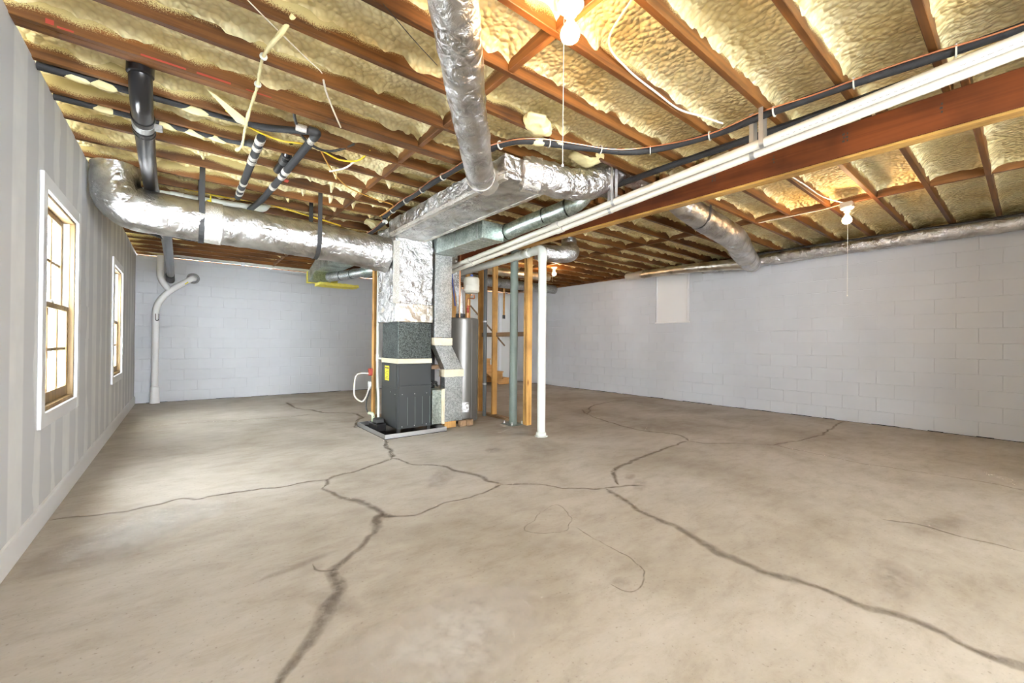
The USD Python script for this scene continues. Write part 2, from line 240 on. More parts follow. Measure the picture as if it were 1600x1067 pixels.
plain('green_pvc', (0.52, 0.60, 0.42), 0.45)
M_('glass', {'t': ('transparent_bsdf', {'color': (0.97, 0.98, 0.97)}), 's': ('glossy_bsdf', {'roughness': 0.02, 'color': (1, 1, 1)}), 'x': ('mix_closure', {'fac': 0.06})}, [('t.BSDF', 'x.closure1'), ('s.BSDF', 'x.closure2')], surface='x.closure')
M_('bulb_glow', {'b': ('blackbody', {'temperature': 3700.0}), 'e': ('emission', {'strength': BULB})}, [('b.color', 'e.color')], surface='e.emission')

# ---------------------------------------------------------------- scene tree helpers
TAKEN = {}
def path_for(parent, name):
    base = parent + '/' + name; k = TAKEN.get(base, 0); TAKEN[base] = k + 1
    return base if k == 0 else '%s_%03d' % (base, k)
def data(prim, label=None, cat=None, group=None, kind=None):
    for k, v in (('label', label), ('category', cat), ('group', group), ('kind', kind)):
        if v: prim.SetCustomDataByKey(k, v)
    return prim
def thing(name, label, cat, loc=(0, 0, 0), group=None):
    x = UsdGeom.Xform.Define(stage, path_for('/World', name)); x.AddTranslateOp().Set(Gf.Vec3d(*map(float, loc)))
    p = data(x.GetPrim(), label, cat, group)
    BASE[str(p.GetPath())] = np.array(loc, float); return p
BASE = {}
def struct(name, label, cat=None):
    x = UsdGeom.Xform.Define(stage, path_for('/World', name)); p = data(x.GetPrim(), label, cat or name.split('_')[0], None, 'structure')
    BASE[str(p.GetPath())] = np.zeros(3); return p
def part(parent, name, mesh, mat, smooth=35, label=None, kind=None, cover=None):
    """A mesh under its thing; coordinates are world metres and are made relative to the thing's base."""
    pp = str(parent.GetPath()); v, f = arr(mesh); b = BASE.get(pp, np.zeros(3))
    path = path_for(pp, name); BASE[path] = b
    m = usdkit.mesh(stage, path, (v - b, f), MATS[mat], smooth if cover is None else True)
    if cover is not None: UsdGeom.PrimvarsAPI(m).CreatePrimvar('cover', Sdf.ValueTypeNames.FloatArray, 'vertex').Set(Vt.FloatArray.FromNumpy(np.asarray(cover, np.float32)))
    return data(m.GetPrim(), label, None, None, kind)
def single(name, mesh, mat, label, cat, group=None, smooth=35):
    v, f = arr(mesh); b = np.array([(v[:, 0].min() + v[:, 0].max()) / 2, (v[:, 1].min() + v[:, 1].max()) / 2, v[:, 2].min()])
    m = usdkit.mesh(stage, path_for('/World', name), (v - b, f), MATS[mat], smooth); UsdGeom.Xformable(m).AddTranslateOp().Set(Gf.Vec3d(*map(float, b)))
    return data(m.GetPrim(), label, cat, group)

# ---------------------------------------------------------------- the room
XL, XR, YB, YF = -0.682, 8.111, 10.17, -5.0     # wall faces
HJ, HS = 2.756, 3.0                             # underside of the joists, of the subfloor
DOOR_Y = (0, 0)

flo = struct('floor', 'worn beige concrete floor slab with patched dark cracks', 'floor')
part(flo, 'slab', bx(XL - 0.2, YF - 0.2, -0.12, XR + 0.2, 14.2, 0.0, 0), 'concrete', False)

def ribbon(pts, widths, z, seed, wob=0.04):
    p = spline([(x, y, 0) for x, y in pts], 0.02)[:, :2]
    L = np.r_[0, np.cumsum(np.linalg.norm(np.diff(p, axis=0), axis=1))]
    t = np.gradient(p, axis=0); t /= np.linalg.norm(t, axis=1, keepdims=True) + 1e-9; nn = np.c_[-t[:, 1], t[:, 0]]
    q = np.c_[L * 6, L * 0 + seed, L * 0]
    p = p + nn * ((meshkit.fbm(q, 4, seed) - 0.5) * 2 * wob)[:, None]
    w = 1.9 * np.interp(np.linspace(0, 1, len(p)), np.linspace(0, 1, len(widths)), widths) * (0.55 + 0.9 * meshkit.fbm(q * 1.3 + 5, 3, seed + 3))
    ends = np.clip(np.minimum(L, L[-1] - L) / 0.06, 0.15, 1); w = w * ends
    off = np.array([-1.0, -0.45, 0, 0.45, 1.0]); al = np.array([0, 0.62, 1.0, 0.62, 0])
    j = (meshkit.noise(np.c_[L * 30, L * 0, L * 0], seed + 8) - 0.5)
    v = np.stack([np.c_[p + nn * (w * (o + 0.25 * j))[:, None], np.full(len(p), z)] for o in off], 1)
    n = 5; i, k = np.meshgrid(np.arange(len(p) - 1), np.arange(4), indexing='ij')
    f = np.stack([i * n + k, (i + 1) * n + k, (i + 1) * n + k + 1, i * n + k + 1], -1).reshape(-1, 4)
    return (v.reshape(-1, 3), np.vstack([f[:, [0, 2, 1]], f[:, [0, 3, 2]]])), np.tile(al, len(p))
CR = [([(1.92, 4.802), (1.785, 4.518), (1.772, 4.287), (1.655, 4.003)], (0.01, 0.02, 0.018)),
      ([(1.655, 4.003), (1.511, 3.916), (1.289, 3.804), (1.107, 3.757), (0.99, 3.695), (0.902, 3.527)], (0.014, 0.012, 0.014)),
      ([(0.99, 3.695), (0.909, 3.715), (0.546, 3.759), (0.257, 3.803), (0.121, 3.793), (-0.007, 3.906), (-0.218, 3.858), (-0.429, 3.869), (-0.669, 3.916)], (0.008, 0.012, 0.01, 0.012, 0.009)),
      ([(0.902, 3.527), (0.874, 3.494), (0.934, 3.227), (1.023, 3.065), (1.061, 2.873), (1.042, 2.713)], (0.012, 0.012, 0.022, 0.018)),
      ([(1.141, 2.65), (1.042, 2.713), (0.969, 2.586), (0.848, 2.412), (0.768, 2.334), (0.63, 2.241), (0.591, 2.21), (0.582, 2.064), (0.545, 1.973), (0.486, 1.879), (0.435, 1.771), (0.348, 1.65), (0.276, 1.591), (0.193, 1.521)], (0.02, 0.02, 0.012, 0.01, 0.022, 0.02, 0.016, 0.012)),
      ([(1.655, 4.003), (1.713, 3.932), (1.748, 3.686), (1.928, 3.449), (1.959, 3.279), (2.045, 3.01), (2.025, 2.837), (2.081, 2.715)], (0.012, 0.01, 0.014, 0.02, 0.014)),
      ([(1.042, 2.713), (1.205, 2.601), (1.403, 2.642), (1.637, 2.662), (1.811, 2.664), (2.081, 2.715)], (0.012, 0.008, 0.007, 0.009, 0.01)),
      ([(2.081, 2.715), (2.271, 2.572), (2.424, 2.362), (2.671, 2.139)], (0.012, 0.01, 0.012)),
      ([(2.671, 2.139), (2.837, 2.108), (2.996, 2.027)], (0.012, 0.012, 0.01)),
      ([(2.837, 2.108), (2.95, 2.266), (3.261, 2.454), (3.716, 2.502), (4.228, 2.575), (4.819, 2.594)], (0.01, 0.018, 0.014, 0.01)),
      ([(4.819, 2.594), (5.019, 2.884), (4.881, 3.38), (5.034, 4.018), (5.294, 4.598), (5.561, 4.979)], (0.012, 0.01, 0.01)),
      ([(5.294, 4.598), (6.161, 5.21), (7.113, 5.301), (7.839, 5.288)], (0.01, 0.012, 0.008)),
      ([(4.819, 2.594), (4.912, 2.367), (5.23, 2.132), (5.42, 1.878), (5.379, 1.455), (5.306, 1.062), (5.389, 0.642), (5.461, 0.274), (5.432, 0.039), (5.459, -0.212)], (0.01, 0.007, 0.006, 0.005, 0.006)),
      ([(5.42, 1.878), (6.406, 1.734), (7.036, 1.763), (8.088, 1.823)], (0.006, 0.01, 0.012)),
      ([(2.671, 2.139), (2.579, 1.886), (2.522, 1.694), (2.488, 1.511), (2.475, 1.357), (2.397, 1.188), (2.353, 1.031), (2.357, 0.97), (2.368, 0.929), (2.362, 0.826), (2.404, 0.721), (2.407, 0.612), (2.385, 0.495), (2.428, 0.362), (2.442, 0.245), (2.411, 0.159), (2.412, 0.083), (2.427, 0.016), (2.444, -0.122)], (0.016, 0.014, 0.018, 0.022, 0.02, 0.016, 0.018, 0.018, 0.02)),
      ([(1.572, 8.817), (1.55, 8.067), (1.751, 7.585), (1.847, 7.2), (2.123, 7.003), (2.217, 6.569), (1.967, 6.04), (1.851, 5.681)], (0.018, 0.016, 0.014)),
      ([(-0.462, 7.409), (0.16, 7.4), (0.823, 7.23), (1.335, 7.129), (1.626, 7.206)], (0.01, 0.009, 0.012)),
      ([(3.699, 0.628), (3.773, 0.448), (3.755, 0.25), (3.779, 0.026)], (0.008, 0.005, 0.004)),
      ([(0.639, 2.203), (0.561, 2.263), (0.551, 2.349)], (0.006, 0.004)),
      ([(1.969, 2.101), (1.797, 2.038), (1.691, 1.966), (1.751, 1.866), (1.892, 1.813), (2.036, 1.893), (2.14, 2.084), (2.122, 2.156), (1.969, 2.101)], (0.003, 0.002)),
      ([(1.944, 1.807), (1.924, 1.609), (1.936, 1.457), (1.891, 1.279), (1.796, 1.204), (1.661, 1.175), (1.618, 1.272)], (0.002, 0.003))]
for i, (pts, wd) in enumerate(CR):
    m, al = ribbon(pts, wd, 0.0012, 11 * i + 3); part(flo, 'crack', m, 'crack_fill', True, cover=al)
def patch(cx, cy, rx, ry, rot, mat, z, seed, ring=False):
    n, rings = 40, 7; a = np.arange(n) * 2 * np.pi / n; v, al = [], []
    rad = 0.7 + 0.6 * meshkit.fbm(np.c_[np.cos(a) * 1.4 + seed, np.sin(a) * 1.4, a * 0], 3, seed)
    prof = [1, 0.95, 0.85, 0.7, 0.5, 0.25, 0] if not ring else [0.05, 0.06, 0.08, 0.1, 0.25, 1, 0]
    for k in range(rings):
        s = (k + 0.02) / (rings - 1)
        x, y = np.cos(a) * rx * rad * s, np.sin(a) * ry * rad * s
        v.append(np.c_[cx + x * math.cos(rot) - y * math.sin(rot), cy + x * math.sin(rot) + y * math.cos(rot), np.full(n, z)]); al += [prof[k]] * n
    i, k = np.meshgrid(np.arange(rings - 1), np.arange(n), indexing='ij')
    f = np.stack([i * n + k, i * n + (k + 1) % n, (i + 1) * n + (k + 1) % n, (i + 1) * n + k], -1).reshape(-1, 4)
    return (np.vstack(v), np.vstack([f[:, [0, 2, 1]], f[:, [0, 3, 2]]])), al
for i, (x, y, rx, ry, ro, mt, ring) in enumerate([(2.662, 3.663, 0.16, 0.1, 0.6, 'stain', False), (1.69, 1.251, 0.06, 0.05, 0, 'stain', False), (1.045, 2.698, 0.12, 0.05, 0.9, 'stain', False), (0.544, 1.917, 0.07, 0.16, 0.4, 'stain', False), (0.495, 2.375, 0.2, 0.04, 0.2, 'stain', False), (5.034, 3.321, 0.28, 0.08, 0.7, 'stain', False), (2.992, 2.03, 0.18, 0.06, 0.5, 'stain', False), (3.096, 2.199, 0.1, 0.05, 0.3, 'stain', False), (1.773, 3.192, 0.35, 0.12, 0.8, 'stain', False), (3.94, 0.345, 0.35, 0.1, -0.1, 'stain', False), (-0.131, 3.447, 0.5, 0.3, 0.7, 'thin_white', False), (3.545, 4.298, 0.35, 0.25, 0.1, 'thin_white', False), (-0.345, 3.296, 0.3, 0.2, 0.7, 'thin_white', False), (5.779, 0.187, 0.3, 0.08, 0.4, 'thin_white', False), (3.664, 4.586, 0.2, 0.2, 0, 'thin_white', False), (2.811, 0.423, 0.25, 0.1, 0.2, 'stain', False), (0.826, 1.423, 0.5, 0.3, 0.1, 'thin_white', False)]):
    m, al = patch(x, y, rx, ry, ro, mt, 0.0006 + 0.00005 * i, 40 + i, ring); part(flo, 'stain', m, mt, True, cover=al)

# ceiling: subfloor, joists, blocking and foam
cei = struct('ceiling', 'open joist ceiling with pale yellow sprayed foam between the joists', 'ceiling')
part(cei, 'subfloor', bx(XL - 0.2, YF - 0.2, HS, XR + 0.2, 14.2, HS + 0.03, 0), 'subfloor_ply', False)
SP = 0.4; NL = range(-14, 27)
def joists(x0, x1, off):
    ys = []
    for k in NL:
        y = off + SP * k
        if y > 13.9: break
        part(cei, 'joist', bx(x0, y - 0.038, HJ, x1, y, HS, 0.003), 'joist_wood', False); ys.append(y)
        if abs(y - 3.153) < 0.01 and x0 < 0: part(cei, 'joist', bx(x0, y + 0.001, HJ + 0.002, x1, y + 0.072, HS, 0.003), 'joist_wood', False)
    return ys
YLs = joists(XL - 0.13, 3.83, 1.153); YRs = joists(3.63, XR + 0.13, 1.073)
BLK = []
for ys, xb in ((YLs, 1.5), (YRs, 5.8)):
    for a, b in zip(ys[:-1], ys[1:]):
        x = xb + random.uniform(-0.008, 0.008); a2 = a + 0.073 if (xb < 2 and abs(a - 3.153) < 0.01) else a
        part(cei, 'blocking', bx(x - 0.019, a2 + 0.0005, HJ + 0.004, x + 0.019, b - 0.0385, HS, 0.003), 'block_wood', False)
def foam_bay(x0, x1, y0, y1, xb, seed):
    """The knobbly underside of the foam in one joist bay; it climbs down the joist faces in ragged tongues."""
    near = y0 < 4.6; dx = 0.022 if near else 0.045; ny = 20 if near else 9
    xs = np.arange(x0, x1 + dx, dx); ts = 0.5 - 0.5 * np.cos(np.linspace(0, np.pi, ny)); ts = 0.5 * ts + 0.5 * np.linspace(0, 1, ny)
    X, T = np.meshgrid(xs, ts, indexing='ij'); Y = y0 + (y1 - y0) * T; w = y1 - y0
    q = np.stack([X, Y, np.full_like(X, seed)], -1)
    z = HJ + 0.135 + 0.05 * (meshkit.fbm(q * 2.3, 3, seed) - 0.5) - 0.012 * meshkit.noise(q * 14, 5) - 0.010 * meshkit.noise(q * 34, 9)
    for d, s in ((T * w, 1), ((1 - T) * w, 2)):
        qe = np.stack([X, np.full_like(X, 3.7 * s + seed), X * 0], -1)
        drop = 0.002 + 0.034 * meshkit.fbm(qe * 1.6, 2, seed + s) + 0.062 * np.clip(meshkit.fbm(qe * 9, 3, seed + s + 4) - 0.42, 0, 1) * 2.2
        z -= drop * np.exp(-(d / 0.028) ** 1.3)
    for d in (np.abs(X - xb - 0.019), np.abs(X - xb + 0.019)):
        qe = np.stack([np.full_like(X, 1.7 + seed), Y, X * 0], -1)
        z -= (0.01 + 0.06 * meshkit.fbm(qe * 5, 3, seed + 6)) * np.exp(-(d / 0.04) ** 1.3)
    z = np.minimum(z, HS - 0.004); n = len(ts); i, k = np.meshgrid(np.arange(len(xs) - 1), np.arange(n - 1), indexing='ij')
    f = np.stack([i * n + k, i * n + k + 1, (i + 1) * n + k + 1, (i + 1) * n + k], -1).reshape(-1, 4)
    return np.stack([X, Y, z], -1).reshape(-1, 3), np.vstack([f[:, [0, 1, 2]], f[:, [0, 2, 3]]])
for ys, x0, x1, xb, sd in ((YLs, XL - 0.12, 3.72, 1.5, 100), (YRs, 3.72, XR + 0.12, 5.8, 200)):
    for i, (a, b) in enumerate(zip(ys[:-1], ys[1:])):
        a2 = a + 0.072 if (sd == 100 and abs(a - 3.153) < 0.01) else a
        part(cei, 'spray_foam', foam_bay(x0, x1, a2, b - 0.038, xb, sd + i), 'foam', True)
for s, x in ((0, XL - 0.17), (1, XR + 0.13)): part(cei, 'rim_joist', bx(x, YF, HJ, x + 0.04, 14.0, HS, 0), 'joist_wood', False)
part(cei, 'sill_plate', bx(XR - 0.005, YF, 2.715, XR + 0.16, 14.0, HJ - 0.0005, 0.002), 'block_wood', False)

for x0, x1, z0, z1 in ((-0.56, -0.53, 2.765, 2.79), (-0.52, -0.46, 2.760, 2.770), (-0.20, 0.0, 2.760, 2.770), (0.05, 0.22, 2.761, 2.772), (0.30, 0.44, 2.760, 2.767)):
    part(cei, 'paint_mark', bx(x0, 3.1138, z0, x1, 3.1146, z1, 0), 'red_paint', False)

# drywall with two window openings
W1 = (3.80, 4.80, 0.70, 2.10); W2 = (7.06, 7.98, 0.70, 2.10)
wl = struct('wall_left', 'grey drywall wall with white taped seams and two windows', 'wall')
outer = sg.box(YF - 0.1, 0.0, 14.1, 2.765)
for a, b, c, d in (W1, W2): outer = outer.difference(sg.box(a, c, b, d))
part(wl, 'drywall', prism(outer, 0, XL - 0.10, XL), 'drywall', False)
bl = struct('baseboard_left', 'white painted baseboard along the drywall wall', 'baseboard')
part(bl, 'board', prism([(XL + 0.0005, 0.001), (XL + 0.018, 0.001), (XL + 0.018, 0.118), (XL + 0.011, 0.132), (XL + 0.0005, 0.138)], 1, YF, YB - 0.001), 'white_trim', 30)

def window(name, W, label):
    a, b, c, d = W; w = struct(name, label, 'window'); x = XL
    cw = 0.085
    part(w, 'casing', bx(x + 0.001, a - cw, c - cw, x + 0.021, a + 0.004, d + cw, 0.003), 'white_trim', 30)
    part(w, 'casing', bx(x + 0.001, b - 0.004, c - cw, x + 0.021, b + cw, d + cw, 0.003), 'white_trim', 30)
    part(w, 'casing', bx(x + 0.001, a + 0.004, d - 0.004, x + 0.02, b - 0.004, d + cw, 0.003), 'white_trim', 30)
    part(w, 'casing', bx(x + 0.001, a + 0.004, c - cw, x + 0.02, b - 0.004, c + 0.004, 0.003), 'white_trim', 30)
    for p0, p1 in (((a + .0005, c + .001), (a + 0.02, d - .001)), ((b - 0.02, c + .001), (b - .0005, d - .001)), ((a + .0205, d - 0.02), (b - .0205, d - .001)), ((a + .0205, c + .001), (b - .0205, c + 0.03))):
        part(w, 'jamb', bx(x - 0.098, p0[0], p0[1], x - 0.001, p1[0], p1[1], 0.002), 'window_wood', 30)
    for y in (a + 0.0205, b - 0.0275): part(w, 'jamb_liner', bx(x - 0.096, y, (c + d) / 2, x - 0.03, y + 0.007, d - 0.021, 0.001), 'white_pvc', 30)
    mid = (c + d) / 2
    for k, (z0, z1, xo) in enumerate(((c + 0.031, mid + 0.02, x - 0.060), (mid - 0.02, d - 0.021, x - 0.094))):
        y0, y1 = a + 0.028, b - 0.028; st, t = 0.044, 0.030
        part(w, 'sash_stile', bx(xo, y0, z0, xo + t, y0 + st, z1, 0.003), 'window_wood', 30); part(w, 'sash_stile', bx(xo, y1 - st, z0, xo + t, y1, z1, 0.003), 'window_wood', 30)
        part(w, 'sash_rail', bx(xo, y0 + st, z0, xo + t, y1 - st, z0 + (0.075 if k == 0 else 0.038), 0.003), 'window_wood', 30)
        part(w, 'sash_rail', bx(xo, y0 + st, z1 - 0.04, xo + t, y1 - st, z1, 0.003), 'window_wood', 30)
        gz0, gz1 = z0 + (0.075 if k == 0 else 0.038), z1 - 0.04
        gy0, gy1 = y0 + st, y1 - st
        for q in (1, 2): part(w, 'muntin', bx(xo + 0.010, gy0 + (gy1 - gy0) * q / 3 - 0.011, gz0, xo + 0.025, gy0 + (gy1 - gy0) * q / 3 + 0.011, gz1, 0.003), 'window_wood', 30)
        part(w, 'muntin', bx(xo + 0.009, gy0, (gz0 + gz1) / 2 - 0.011, xo + 0.022, gy1, (gz0 + gz1) / 2 + 0.011, 0.003), 'window_wood', 30)
        for qy in range(3):
            for qz in range(2):
                ya, yb = gy0 + (gy1 - gy0) * qy / 3 + 0.011, gy0 + (gy1 - gy0) * (qy + 1) / 3 - 0.011
                za = gz0 if qz == 0 else (gz0 + gz1) / 2 + 0.011; zb = (gz0 + gz1) / 2 - 0.011 if qz == 0 else gz1
                part(w, 'pane', bx(xo + 0.015, ya, za, xo + 0.018, yb, zb, 0), 'glass', False)
    lk = part(w, 'sash_lock', join([bx(x - 0.056, (a + b) / 2 - 0.03, mid + 0.021, x - 0.034, (a + b) / 2 + 0.03, mid + 0.032, 0.002), cyl((x - 0.045, (a + b) / 2, mid + 0.03), (x - 0.045, (a + b) / 2 + 0.03, mid + 0.042), 0.006, 10)]), 'grey_metal')
window('window_1', W1, 'larger wood sash window in white casing on the drywall wall')
window('window_2', W2, 'smaller looking wood sash window near the block wall corner')

ap = thing('access_panel', 'small square panel cut into the grey drywall beside the window', 'panel', (XL, 5.2, 1.16))
part(ap, 'panel', bx(XL + 0.001, 4.99, 1.172, XL + 0.005, 5.42, 1.462, 0.001), 'drywall', False)
part(ap, 'slit', hull([(XL + 0.001, 4.945, 1.455), (XL + 0.004, 4.945, 1.455), (XL + 0.001, 4.985, 1.165), (XL + 0.004, 4.985, 1.165), (XL + 0.001, 5.02, 1.165), (XL + 0.004, 5.02, 1.165)]), 'white_paint', False)

# block walls
def blocks(wall, axis, face, lo, hi, back, holes, keep, phase, limit=300):
    """Courses of painted blocks; each block that shows large is a part, the far rest one part."""
    BL, BH, J, D = 0.4064, 0.2032, 0.0035, 0.004
    rows = int(math.ceil(2.714 / BH)); rest, made, todo = [], 0, []
    for r in range(rows):
        z0, z1 = r * BH, min((r + 1) * BH, 2.714)
        k0 = math.floor((lo - phase) / BL) - 1
        for k in range(k0, int((hi - lo) / BL) + k0 + 4):
            a = phase + BL * k + (BL / 2 if r % 2 else 0); b = a + BL; a, b = max(a, lo), min(b, hi)
            if b - a < 0.03: continue
            seg = sg.box(a + J / 2, z0 + J / 2, b - J / 2, z1 - J / 2)
            for h in holes: seg = seg.difference(sg.box(h[0], h[2], h[1], h[3]))
            for g in getattr(seg, 'geoms', [seg]):
                if g.is_empty or g.area < 0.002: continue
                u0, v0, u1, v1 = g.bounds; todo.append((u0, v0, u1, v1))
    todo.sort(key=lambda t: keep((t[0] + t[2]) / 2))
    for i, (u0, v0, u1, v1) in enumerate(todo):
        d = random.uniform(0, 0.0007); c = 0.002
        m = bx(face - d, u0, v0, face + 0.03, u1, v1, c) if axis == 0 else bx(u0, face - d, v0, u1, face + 0.03, v1, c)
        if i < limit: part(wall, 'concrete_block', m, 'painted_block', False)
        else: rest.append(m)
    if rest: part(wall, 'far_blocks', join(rest), 'painted_block', False, kind='stuff')
    mm = sg.box(lo, 0, hi, 2.714)
    for h in holes: mm = mm.difference(sg.box(h[0], h[2], h[1], h[3]))
    part(wall, 'mortar', prism(mm, axis, face + 0.0025, face + back), 'mortar', False)
H3 = (4.37, 5.14, 1.6256, 2.714)
wr = struct('wall_right', 'long white painted block wall with a boarded up window', 'wall')
blocks(wr, 0, XR, 0.0, YB + 0.19, 0.2, [H3], lambda y: y, 3.278)
part(wr, 'plaster', bx(XR, YF - 0.1, 0, XR + 0.2, -0.001, 2.714, 0), 'white_drywall', False)
w3 = struct('window_3', 'former window boarded over with a white panel in the block wall', 'window')
part(w3, 'board', bx(XR + 0.03, H3[0] + 0.05, H3[2] + 0.03, XR + 0.045, H3[1] - 0.02, H3[3] - 0.001, 0.002), 'white_paint', False)
part(w3, 'frame', bx(XR + 0.004, H3[0] + 0.001, H3[2] + 0.03, XR + 0.06, H3[0] + 0.049, H3[3] - 0.001, 0.003), 'white_trim', False)
part(w3, 'frame', bx(XR + 0.012, H3[1] - 0.019, H3[2] + 0.03, XR + 0.06, H3[1] - 0.001, H3[3] - 0.001, 0.003), 'white_trim', False)
part(w3, 'sill', bx(XR - 0.012, H3[0] - 0.01, H3[2] + 0.001, XR + 0.06, H3[1] + 0.01, H3[2] + 0.029, 0.004), 'white_paint', False)

wb = struct('wall_back', 'white painted block wall behind the furnace', 'wall')
blocks(wb, 1, YB, XL, 6.2, 0.2, [], lambda x: x, XL - 0.1)
part(wb, 'plaster', bx(6.201, YB, 0, XR - 0.001, YB + 0.2, 2.714, 0), 'white_drywall', False)
def gap(wall, pts):
    q = []
    for (x0, y0, x1, y1) in pts: q.append(bx(x0, y0, 0.0015, x1, y1, random.uniform(0.004, 0.014), 0))
    part(wall, 'base_crack', join(q), 'dark_gap', False)
gap(wr, [(XR - 0.003 - 0.002 * random.random(), 0.15 * k, XR - 0.001, 0.15 * k + 0.151) for k in range(67)])
gap(wb, [(XL + 0.02 + 0.15 * k, YB - 0.003 - 0.002 * random.random(), XL + 0.171 + 0.15 * k, YB - 0.001) for k in range(45)])
wf = struct('wall_front', 'white wall behind the camera with a glazed doorway and a window', 'wall')
of = sg.box(XL - 0.16, 0, XR + 0.2, 2.99).difference(sg.box(-0.5, 0.02, 3.4, 2.55)).intersection(sg.box(XL - 0.16, 0, 4.55, 2.99))
part(wf, 'plaster', prism(of, 1, YF - 0.05, YF), 'white_drywall', False)
part(wf, 'door_frame', join([bx(-0.5, YF - 0.06, 0.001, -0.42, YF + 0.02, 2.55), bx(3.32, YF - 0.06, 0.001, 3.4, YF + 0.02, 2.55), bx(-0.419, YF - 0.06, 2.47, 3.319, YF + 0.02, 2.55)]), 'white_trim', False)
part(wf, 'plaster', bx(4.4, -2.0, 0, XR, -1.9, 2.755, 0), 'white_drywall', False)
part(wf, 'plaster', bx(4.4, YF, 0, 4.5, -2.001, 2.755, 0), 'white_drywall', False)

# ---------------------------------------------------------------- beam, columns, partitions
beam = thing('support_beam', 'deep red brown laminated beam carrying the joists', 'beam', (3.74, 5.0, 2.52))
for x in (3.700, 3.7455): part(beam, 'ply', bx(x, YF + 0.02, 2.528, x + 0.0445, 10.1, HJ - 0.001, 0.004), 'beam_face', False)
part(beam, 'laminated_edge', bx(3.697, YF + 0.02, 2.508, 3.793, 10.1, 2.5275, 0.004), 'beam_edge', False, label='yellow laminated underside of the beam')
for i in range(5):
    y = 0.35 + 0.47 * i
    part(beam, 'stamp', join([bx(3.6992, y + 0.02 * k, 2.63 + 0.025 * j, 3.6998, y + 0.02 * k + 0.008 + 0.006 * ((k + j) % 2), 2.63 + 0.025 * j + 0.014, 0) for k in range(1 + i % 2) for j in range(3)]), 'ink', False)
col = thing('steel_column', 'grey green steel column under the beam, bolted to the floor', 'column', (3.74, 4.66, 0))
part(col, 'shaft', cyl((3.74, 4.66, 0.012), (3.74, 4.66, 2.495), 0.057, 32), 'grey_steel')
part(col, 'base_plate', bx(3.62, 4.54, 0.0005, 3.86, 4.78, 0.012, 0.002), 'grey_steel', False)
part(col, 'top_plate', bx(3.66, 4.58, 2.495, 3.82, 4.74, 2.507, 0.002), 'grey_steel', False)
for dx in (-0.09, 0.09):
    for dy in (-0.09, 0.09): part(col, 'anchor_bolt', join([cyl((3.74 + dx, 4.66 + dy, 0.012), (3.74 + dx, 4.66 + dy, 0.05), 0.008, 8), cyl((3.74 + dx, 4.66 + dy, 0.012), (3.74 + dx, 4.66 + dy, 0.024), 0.015, 6)]), 'grey_metal')

sw = thing('stud_partition', 'open yellow timber stud partition beside the water heater', 'partition', (3.88, 5.3, 0))
part(sw, 'bottom_plate', bx(3.835, 4.86, 0.0005, 3.924, 6.3, 0.038, 0.002), 'old_wood', False, label='dark weathered bottom plate')
part(sw, 'top_plate', bx(3.835, 4.46, 2.468, 3.924, 6.3, 2.506, 0.002), 'stud_wood', False)
for y, z0 in ((4.465, 0.0005), (4.516, 0.0005), (5.30, 0.0385), (5.70, 0.0385), (6.10, 0.0385)):
    part(sw, 'stud', bx(3.835, y, z0, 3.924, y + 0.038, 2.467, 0.003), 'stud_wood', False)
part(sw, 'cross_rail', bx(3.89, 4.556, 1.27, 3.923, 5.2995, 1.335, 0.003), 'old_wood', False)
part(sw, 'cross_rail', bx(3.89, 5.3385, 1.27, 3.923, 5.6995, 1.335, 0.003), 'old_wood', False)
cp = thing('closet_partition', 'orange timber studs standing behind the furnace and heater', 'partition', (3.0, 6.3, 0))
part(cp, 'bottom_plate', bx(2.30, 6.30, 0.0005, 3.80, 6.389, 0.038, 0.002), 'old_wood', False)
part(cp, 'top_plate', bx(2.30, 6.30, 2.66, 3.80, 6.389, 2.698, 0.002), 'stud_wood', False)
for x in (2.30, 2.70, 3.10, 3.50, 3.72): part(cp, 'stud', bx(x, 6.30, 0.0385, x + 0.038, 6.389, 2.6595, 0.003), 'stud_wood', False)
gc = thing('grey_conduit', 'thin dark grey vertical pipe fixed to a yellow stud', 'conduit', (3.80, 5.55, 0))
part(gc, 'pipe', cyl((3.80, 5.47, 0.002), (3.80, 5.47, 2.38), 0.03, 20), 'grey_pvc')
for z in (0.5, 1.5): part(gc, 'clamp', cyl((3.80, 5.47, z), (3.80, 5.47, z + 0.025), 0.035, 20), 'grey_metal')

st = thing('staircase', 'orange wooden staircase at the far end beyond the studs', 'stairs', (7.7, 9.3, 0))
SX, RUN, RISE, NS = 7.36, 0.222, 0.185, 10
for k in range(NS):
    x, z = SX - RUN * k, RISE * (k + 1)
    part(st, 'tread', bx(x - RUN, 9.37, z - 0.03, x + 0.025, 10.15, z, 0.004), 'stair_wood', False)
    part(st, 'riser', bx(x - 0.018, 9.38, RISE * k + 0.001, x, 10.15, z - 0.0305, 0.001), 'stair_wood', False)
prof = [(SX - 0.02, 0.001)]
for k in range(NS): prof += [(SX - RUN * k - 0.02, RISE * (k + 1) - 0.032), (SX - RUN * (k + 1) - 0.02, RISE * (k + 1) - 0.032)]
prof += [(SX - RUN * NS - 0.02, RISE * NS - 0.36), (SX - 0.34, 0.001)]
for y in (9.385, 10.11): part(st, 'stringer', prism(prof, 1, y, y + 0.03), 'stair_wood', False)
hr = thing('handrail', 'dark diagonal handrail descending beside the staircase', 'handrail', (6.8, 9.4, 1.0))
part(hr, 'rail', tube([(7.16, 9.33, 1.10), (6.0, 9.33, 2.16)], 0.022, 12), 'old_wood')
for x in (6.95, 6.2): part(hr, 'bracket', tube([(x, 9.37, 1.22 + (7.16 - x) * 0.914 - 0.16), (x, 9.33, 1.22 + (7.16 - x) * 0.914 - 0.14)], 0.01, 8), 'grey_metal')
